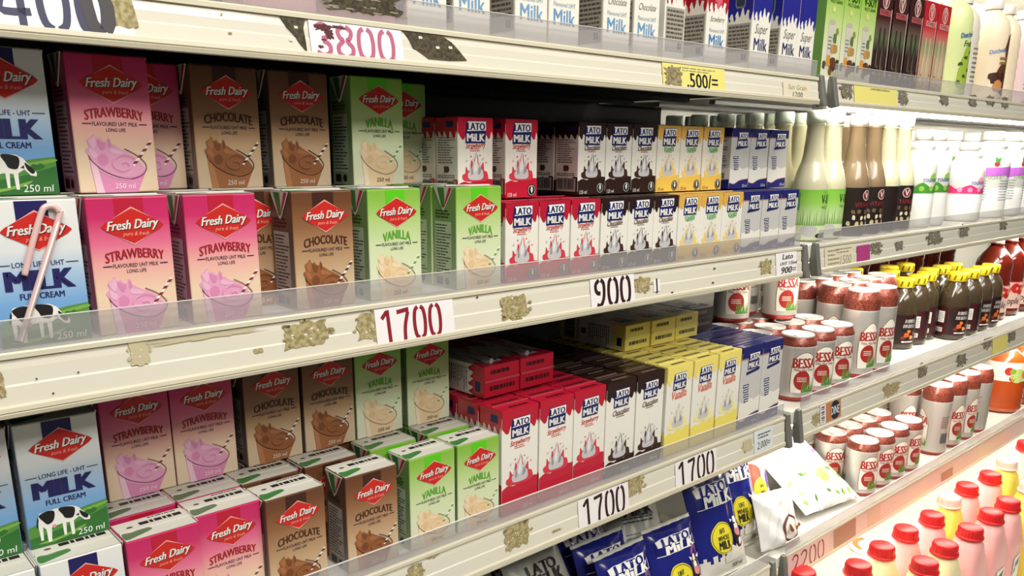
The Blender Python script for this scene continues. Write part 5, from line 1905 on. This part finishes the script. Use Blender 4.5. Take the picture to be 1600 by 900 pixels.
# white printed bags lying beside the pouches
def snack_bag(kind, w, h, t, seed):
    f = pouch_shape(w, h, t, seed, .0026)
    b = MB()
    N, Mv = 28, 34
    wm = M('white film bag', (240, 238, 234), .3, coat=.5)
    for side in (-1, 1):
        g = [[b.bm.verts.new(f(-1 + 2 * i / N, j / Mv, side)) for i in range(N + 1)] for j in range(Mv + 1)]
        for j in range(Mv):
            for i in range(N):
                q = (g[j][i], g[j][i + 1], g[j + 1][i + 1], g[j + 1][i])
                fc = b.bm.faces.new(q if side < 0 else q[::-1])
                fc.material_index = b.mi(wm)
                fc.smooth = True
    bmesh.ops.remove_doubles(b.bm, verts=b.bm.verts, dist=.0004)
    a = Art(b, lambda u, v, o: f(u / (w / 2), v / h, -1, o + .0004), 1, 1, .005, .00038)
    r = random.Random(seed)
    if kind == 'leaf':
        for k in range(20):
            u, v = (r.random() - .5) * w * .86, h * (.04 + .34 * r.random())
            c = [(126, 170, 60), (164, 200, 80), (88, 138, 56), (214, 226, 120)][k % 4]
            a.poly([(u + x * math.cos(k) - y * math.sin(k), v + x * math.sin(k) + y * math.cos(k)) for x, y in [(-.009, 0), (-.002, .004), (.008, 0), (-.002, -.004)]], M('leaf print %d' % (k % 4), c, .45), 1 + k % 3)
        a.ell(.01, h * .3, .016, M('lime disc', (200, 218, 90), .45), 1)
        a.poly(ragged(w * .3, h * .6, .007, .005, 10, .3, 2), M('violet print', (150, 110, 200), .45), 1)
        a.poly(ragged(-w * .34, h * .8, .006, .004, 10, .3, 3), M('violet print', (150, 110, 200), .45), 1)
    elif kind == 'milk':
        a.ell(-.0, h * .44, .026, M('bag fruit red', (216, 90, 66), .45), 1)
        a.ell(.018, h * .3, .022, sticker_yellow, 2)
        a.text('WHOLE', .018, h * .33, .022, black, 4, 1.4, 0, .05)
        a.text('MILK', .018, h * .25, .022, black, 4, 1.5, 0, .06)
        a.poly(ragged(.048, h * .36, .007, .02, 12, .3, 2), M('violet pack print', (120, 84, 170), .45), 2)
        a.poly(ragged(.0, h * .66, .02, .006, 10, .3, 2), M('sky print', (120, 170, 222), .45), 2)
    else:
        a.ell(.02, h * .3, .024, M('cocoa ring', (110, 58, 40), .45), 1)
        a.ell(.02, h * .3, .020, wm, 2)
        a.ell(.02, h * .3, .012, M('beige disc', (226, 206, 186), .45), 3)
        a.poly(ragged(.02, h * .29, .005, .008, 9, .3, 2), M('cocoa ring', (110, 58, 40), .45), 4)
        a.poly([(.04, h * .27), (.062, h * .33), (.064, h * .27), (.045, h * .22)], M('cocoa corner', (140, 84, 56), .45), 2)
    return Proto('milk_bag', b.mesh('milk_bag'))


BL = snack_bag('leaf', .178, .2, .046, 5)
BW = snack_bag('leaf', .15, .19, .045, 8)
BMk = snack_bag('milk', .14, .18, .046, 6)
BC = snack_bag('choc', .11, .1, .026, 7)
put_pouch(BC, (1.268, .019, zD + .005), -6, 22, 4, 'crumpled white bag with a brown ring emblem at the front', 'white milk bags')
put_pouch(BMk, (1.328, .115, zD + .006), -4, 24, 2, 'white bag with a yellow disc and red fruit print', 'white milk bags')
put_pouch(BL, (1.486, .034, zD + .014), -4, 60, 3, 'white bag with green leaf prints lying at the shelf front', 'white milk bags')
put_pouch(BW, (1.425, .188, zD + .008), 0, 36, 0, 'washed-out white bag standing behind the leaf-printed one', 'white milk bags')

# ------------------------------------------------------------------ jugs on the base deck
def rsec(hx, hy, z, e, n=32):
    out = []
    for k in range(n):
        a = 2 * PI * k / n
        c, s = math.cos(a), math.sin(a)
        out.append((hx * math.copysign(abs(c) ** e, c), hy * math.copysign(abs(s) ** e, s), z))
    return out


def jug(mat, capm, handle, label_col, W=.046, D=.034, H=.225):
    b = MB()
    secs = [(W * .9, D * .88, 0, .5), (W, D, .006, .42), (W, D, H * .3, .42), (W * .985, D * .98, H * .42, .42), (W, D, H * .56, .42), (W * .96, D * .97, H * .64, .46), (W * .86, D * .93, H * .72, .55),
            (W * .7, D * .84, H * .79, .7), (.029, .027, H * .85, 1), (.0215, .0215, H - .026, 1), (.020, .020, H - .018, 1)]
    rings = [[b.bm.verts.new(p) for p in rsec(*s)] for s in secs]
    i_ = b.mi(mat)
    for j in range(len(rings) - 1):
        for k in range(32):
            f = b.bm.faces.new((rings[j][k], rings[j][(k + 1) % 32], rings[j + 1][(k + 1) % 32], rings[j + 1][k]))
            f.smooth = True
            f.material_index = i_
    b.bm.faces.new(rings[0][::-1]).material_index = i_
    b.bm.faces.new(rings[-1]).material_index = i_
    # pressed side flutes
    for v in b.bm.verts:
        if H * .6 < v.co.z < H * .8 and abs(v.co.x) > W * .25:
            v.co.y *= .93
    me = b.mesh('milk_jug')
    parts = []
    p = MB()
    p.lathe([(.0225, H - .0235), (.0258, H - .0225), (.0258, H - .0185), (.0225, H - .0178)], capm, 32, caps=True)
    seg = 48
    prof = [(.0232, H - .0182), (.0228, H - .0045), (.0218, H - .0012), (.0198, H), (0, H)]
    rr = []
    for q, (r_, z) in enumerate(prof):
        rr.append([p.bm.verts.new(((r_ + (.0005 if (k % 2 and q < 2) else 0)) * math.cos(2 * PI * k / seg), (r_ + (.0005 if (k % 2 and q < 2) else 0)) * math.sin(2 * PI * k / seg), z)) for k in range(seg)])
    for q in range(len(prof) - 1):
        for k in range(seg):
            f = p.bm.faces.new((rr[q][k], rr[q][(k + 1) % seg], rr[q + 1][(k + 1) % seg], rr[q + 1][k]))
            f.material_index = p.mi(capm)
            f.smooth = q > 1
    parts.append(('jug_cap', p.mesh('jug_cap')))
    if handle:
        p = MB()
        p.tube(smooth([(-W * .3, -D * .5, H * .78), (-W * .6, -D * 1.25, H * .74), (-W * .7, -D * 1.5, H * .62), (-W * .7, -D * 1.45, H * .48), (-W * .6, -D * .9, H * .4)], 5, False), .0085, mat, 12)
        parts.append(('jug_handle', p.mesh('jug_handle')))
    if label_col:
        p = MB()
        a = Art(p, lambda u, v, o: Vector((u, -D - .0006 - o, v)), 1, 1)
        a.rect(-.02, H * .16, .02, H * .46, label_white, 0)
        a.poly([(-.016, H * .28), (.012, H * .34), (.018, H * .44), (-.008, H * .4)], M('jug label leaf', (40, 100, 70), .45), 1)
        a.text('Milk', 0, H * .34, .022, label_white, 2, 1.3, .2, .05)
        a.rect(-.02, H * .16, .02, H * .2, M('gold line', (150, 116, 60), .4), 1)
        parts.append(('jug_label', p.mesh('jug_label')))
    return Proto('milk_jug', me, parts)


pink = M('pink drink jug', (240, 176, 172), .35, sub=.25)
yell = M('yellow juice jug', (238, 216, 92), .35, sub=.25)
cream = M('cream drink jug', (238, 224, 176), .35, sub=.25)
JP, JC = jug(pink, cap_red, False, True), jug(cream, cap_red, False, False)
JY = jug(yell, M('pale jug cap', (232, 212, 196), .4), False, False, .047, .035, .23)
JH = jug(yell, M('pale jug cap', (232, 212, 196), .4), True, False, .05, .036, .235)
dx = .0
jl = [('p', 1.288, -.017, 'red-capped pink jug, leftmost at the bottom edge'), ('c', 1.388, -.071, 'red-capped cream jug, second from the left at the bottom edge'), ('c', 1.492, -.147, 'red-capped cream jug in the foremost row, half under the frame'),
      ('c', 1.494, -.066, 'red-capped cream jug right of the 2200 label'), ('p', 1.604, -.064, 'red-capped pink jug in the middle row behind the cream one'), ('c', 1.594, -.143, 'red-capped cream jug in the foremost row with a glossy cap'),
      ('p', 1.714, -.071, 'red-capped pink jug in the middle row, third along'), ('p', 1.708, -.148, 'red-capped pink jug in the foremost row, third along'), ('p', 1.937, -.058, 'red-capped pink jug below the tan tape, left of two'),
      ('p', 2.053, -.067, 'red-capped pink jug below the tan tape, right of two'), ('p', 1.915, -.150, 'red-capped pink jug in the foremost row, farthest along'), ('p', 1.822, -.148, 'red-capped pink jug in the foremost row with a green leaf label'),
      ('p', 2.36, -.05, 'red-capped pink jug at the right picture edge')]
for k, x, y, lb in jl:
    {'p': JP, 'c': JC}[k].put(lb, 'jug', (x, y, DECK + .0002), rnd.uniform(-.03, .03), 'red-capped jugs')
for x, y, lb in [(1.825, -.062, 'yellow juice jug with a pale cap among the pink jugs'), (2.165, -.065, 'yellow juice jug with a pale cap, behind the right-hand pink jugs'), (2.03, -.158, 'large yellow juice jug with a handle at the right edge'), (2.28, -.14, 'yellow juice jug with a pale cap, farthest right')]:
    (JH if 'handle' in lb else JY).put(lb, 'jug', (x, y, DECK + .0002), 0, 'yellow juice jugs')
# a round tub seen between the red caps
b = MB()
tw = M('white tub', (240, 236, 228), .35, coat=.2)
b.lathe([(.036, 0), (.038, .004), (.043, .128)], tw, 36)
o = link('drink_tub', b.mesh('drink_tub'))
q = at(1362, 846, 2, -.80)
o.location = (q.x, q.y, DECK + .0002)
props(o, 'round white tub with an orange print on its lid, behind the red caps', 'tub')
b = MB()
b.lathe([(.0435, .1285), (.0455, .1295), (.0455, .134), (.042, .1352), (0, .1352)], tw, 36)
a = Art(b, lambda u, v, o_: Vector((u, v, .1353 + o_)), 1, 1)
a.poly([(.038 * math.cos(t), .038 * math.sin(t)) for t in [.9 + .14 * k for k in range(16)]] + [(.026 * math.cos(t), .026 * math.sin(t)) for t in [3.0 - .14 * k for k in range(16)]], M('tub orange print', (206, 84, 36), .45), 1)
link('tub_lid', b.mesh('tub_lid'), o)

# canopy over the top shelves
b = MB()
b.box(-.75, X_END, -.02, DEEP - .002, .46, .49, shelf_white, .003)
struct('ceiling', b)
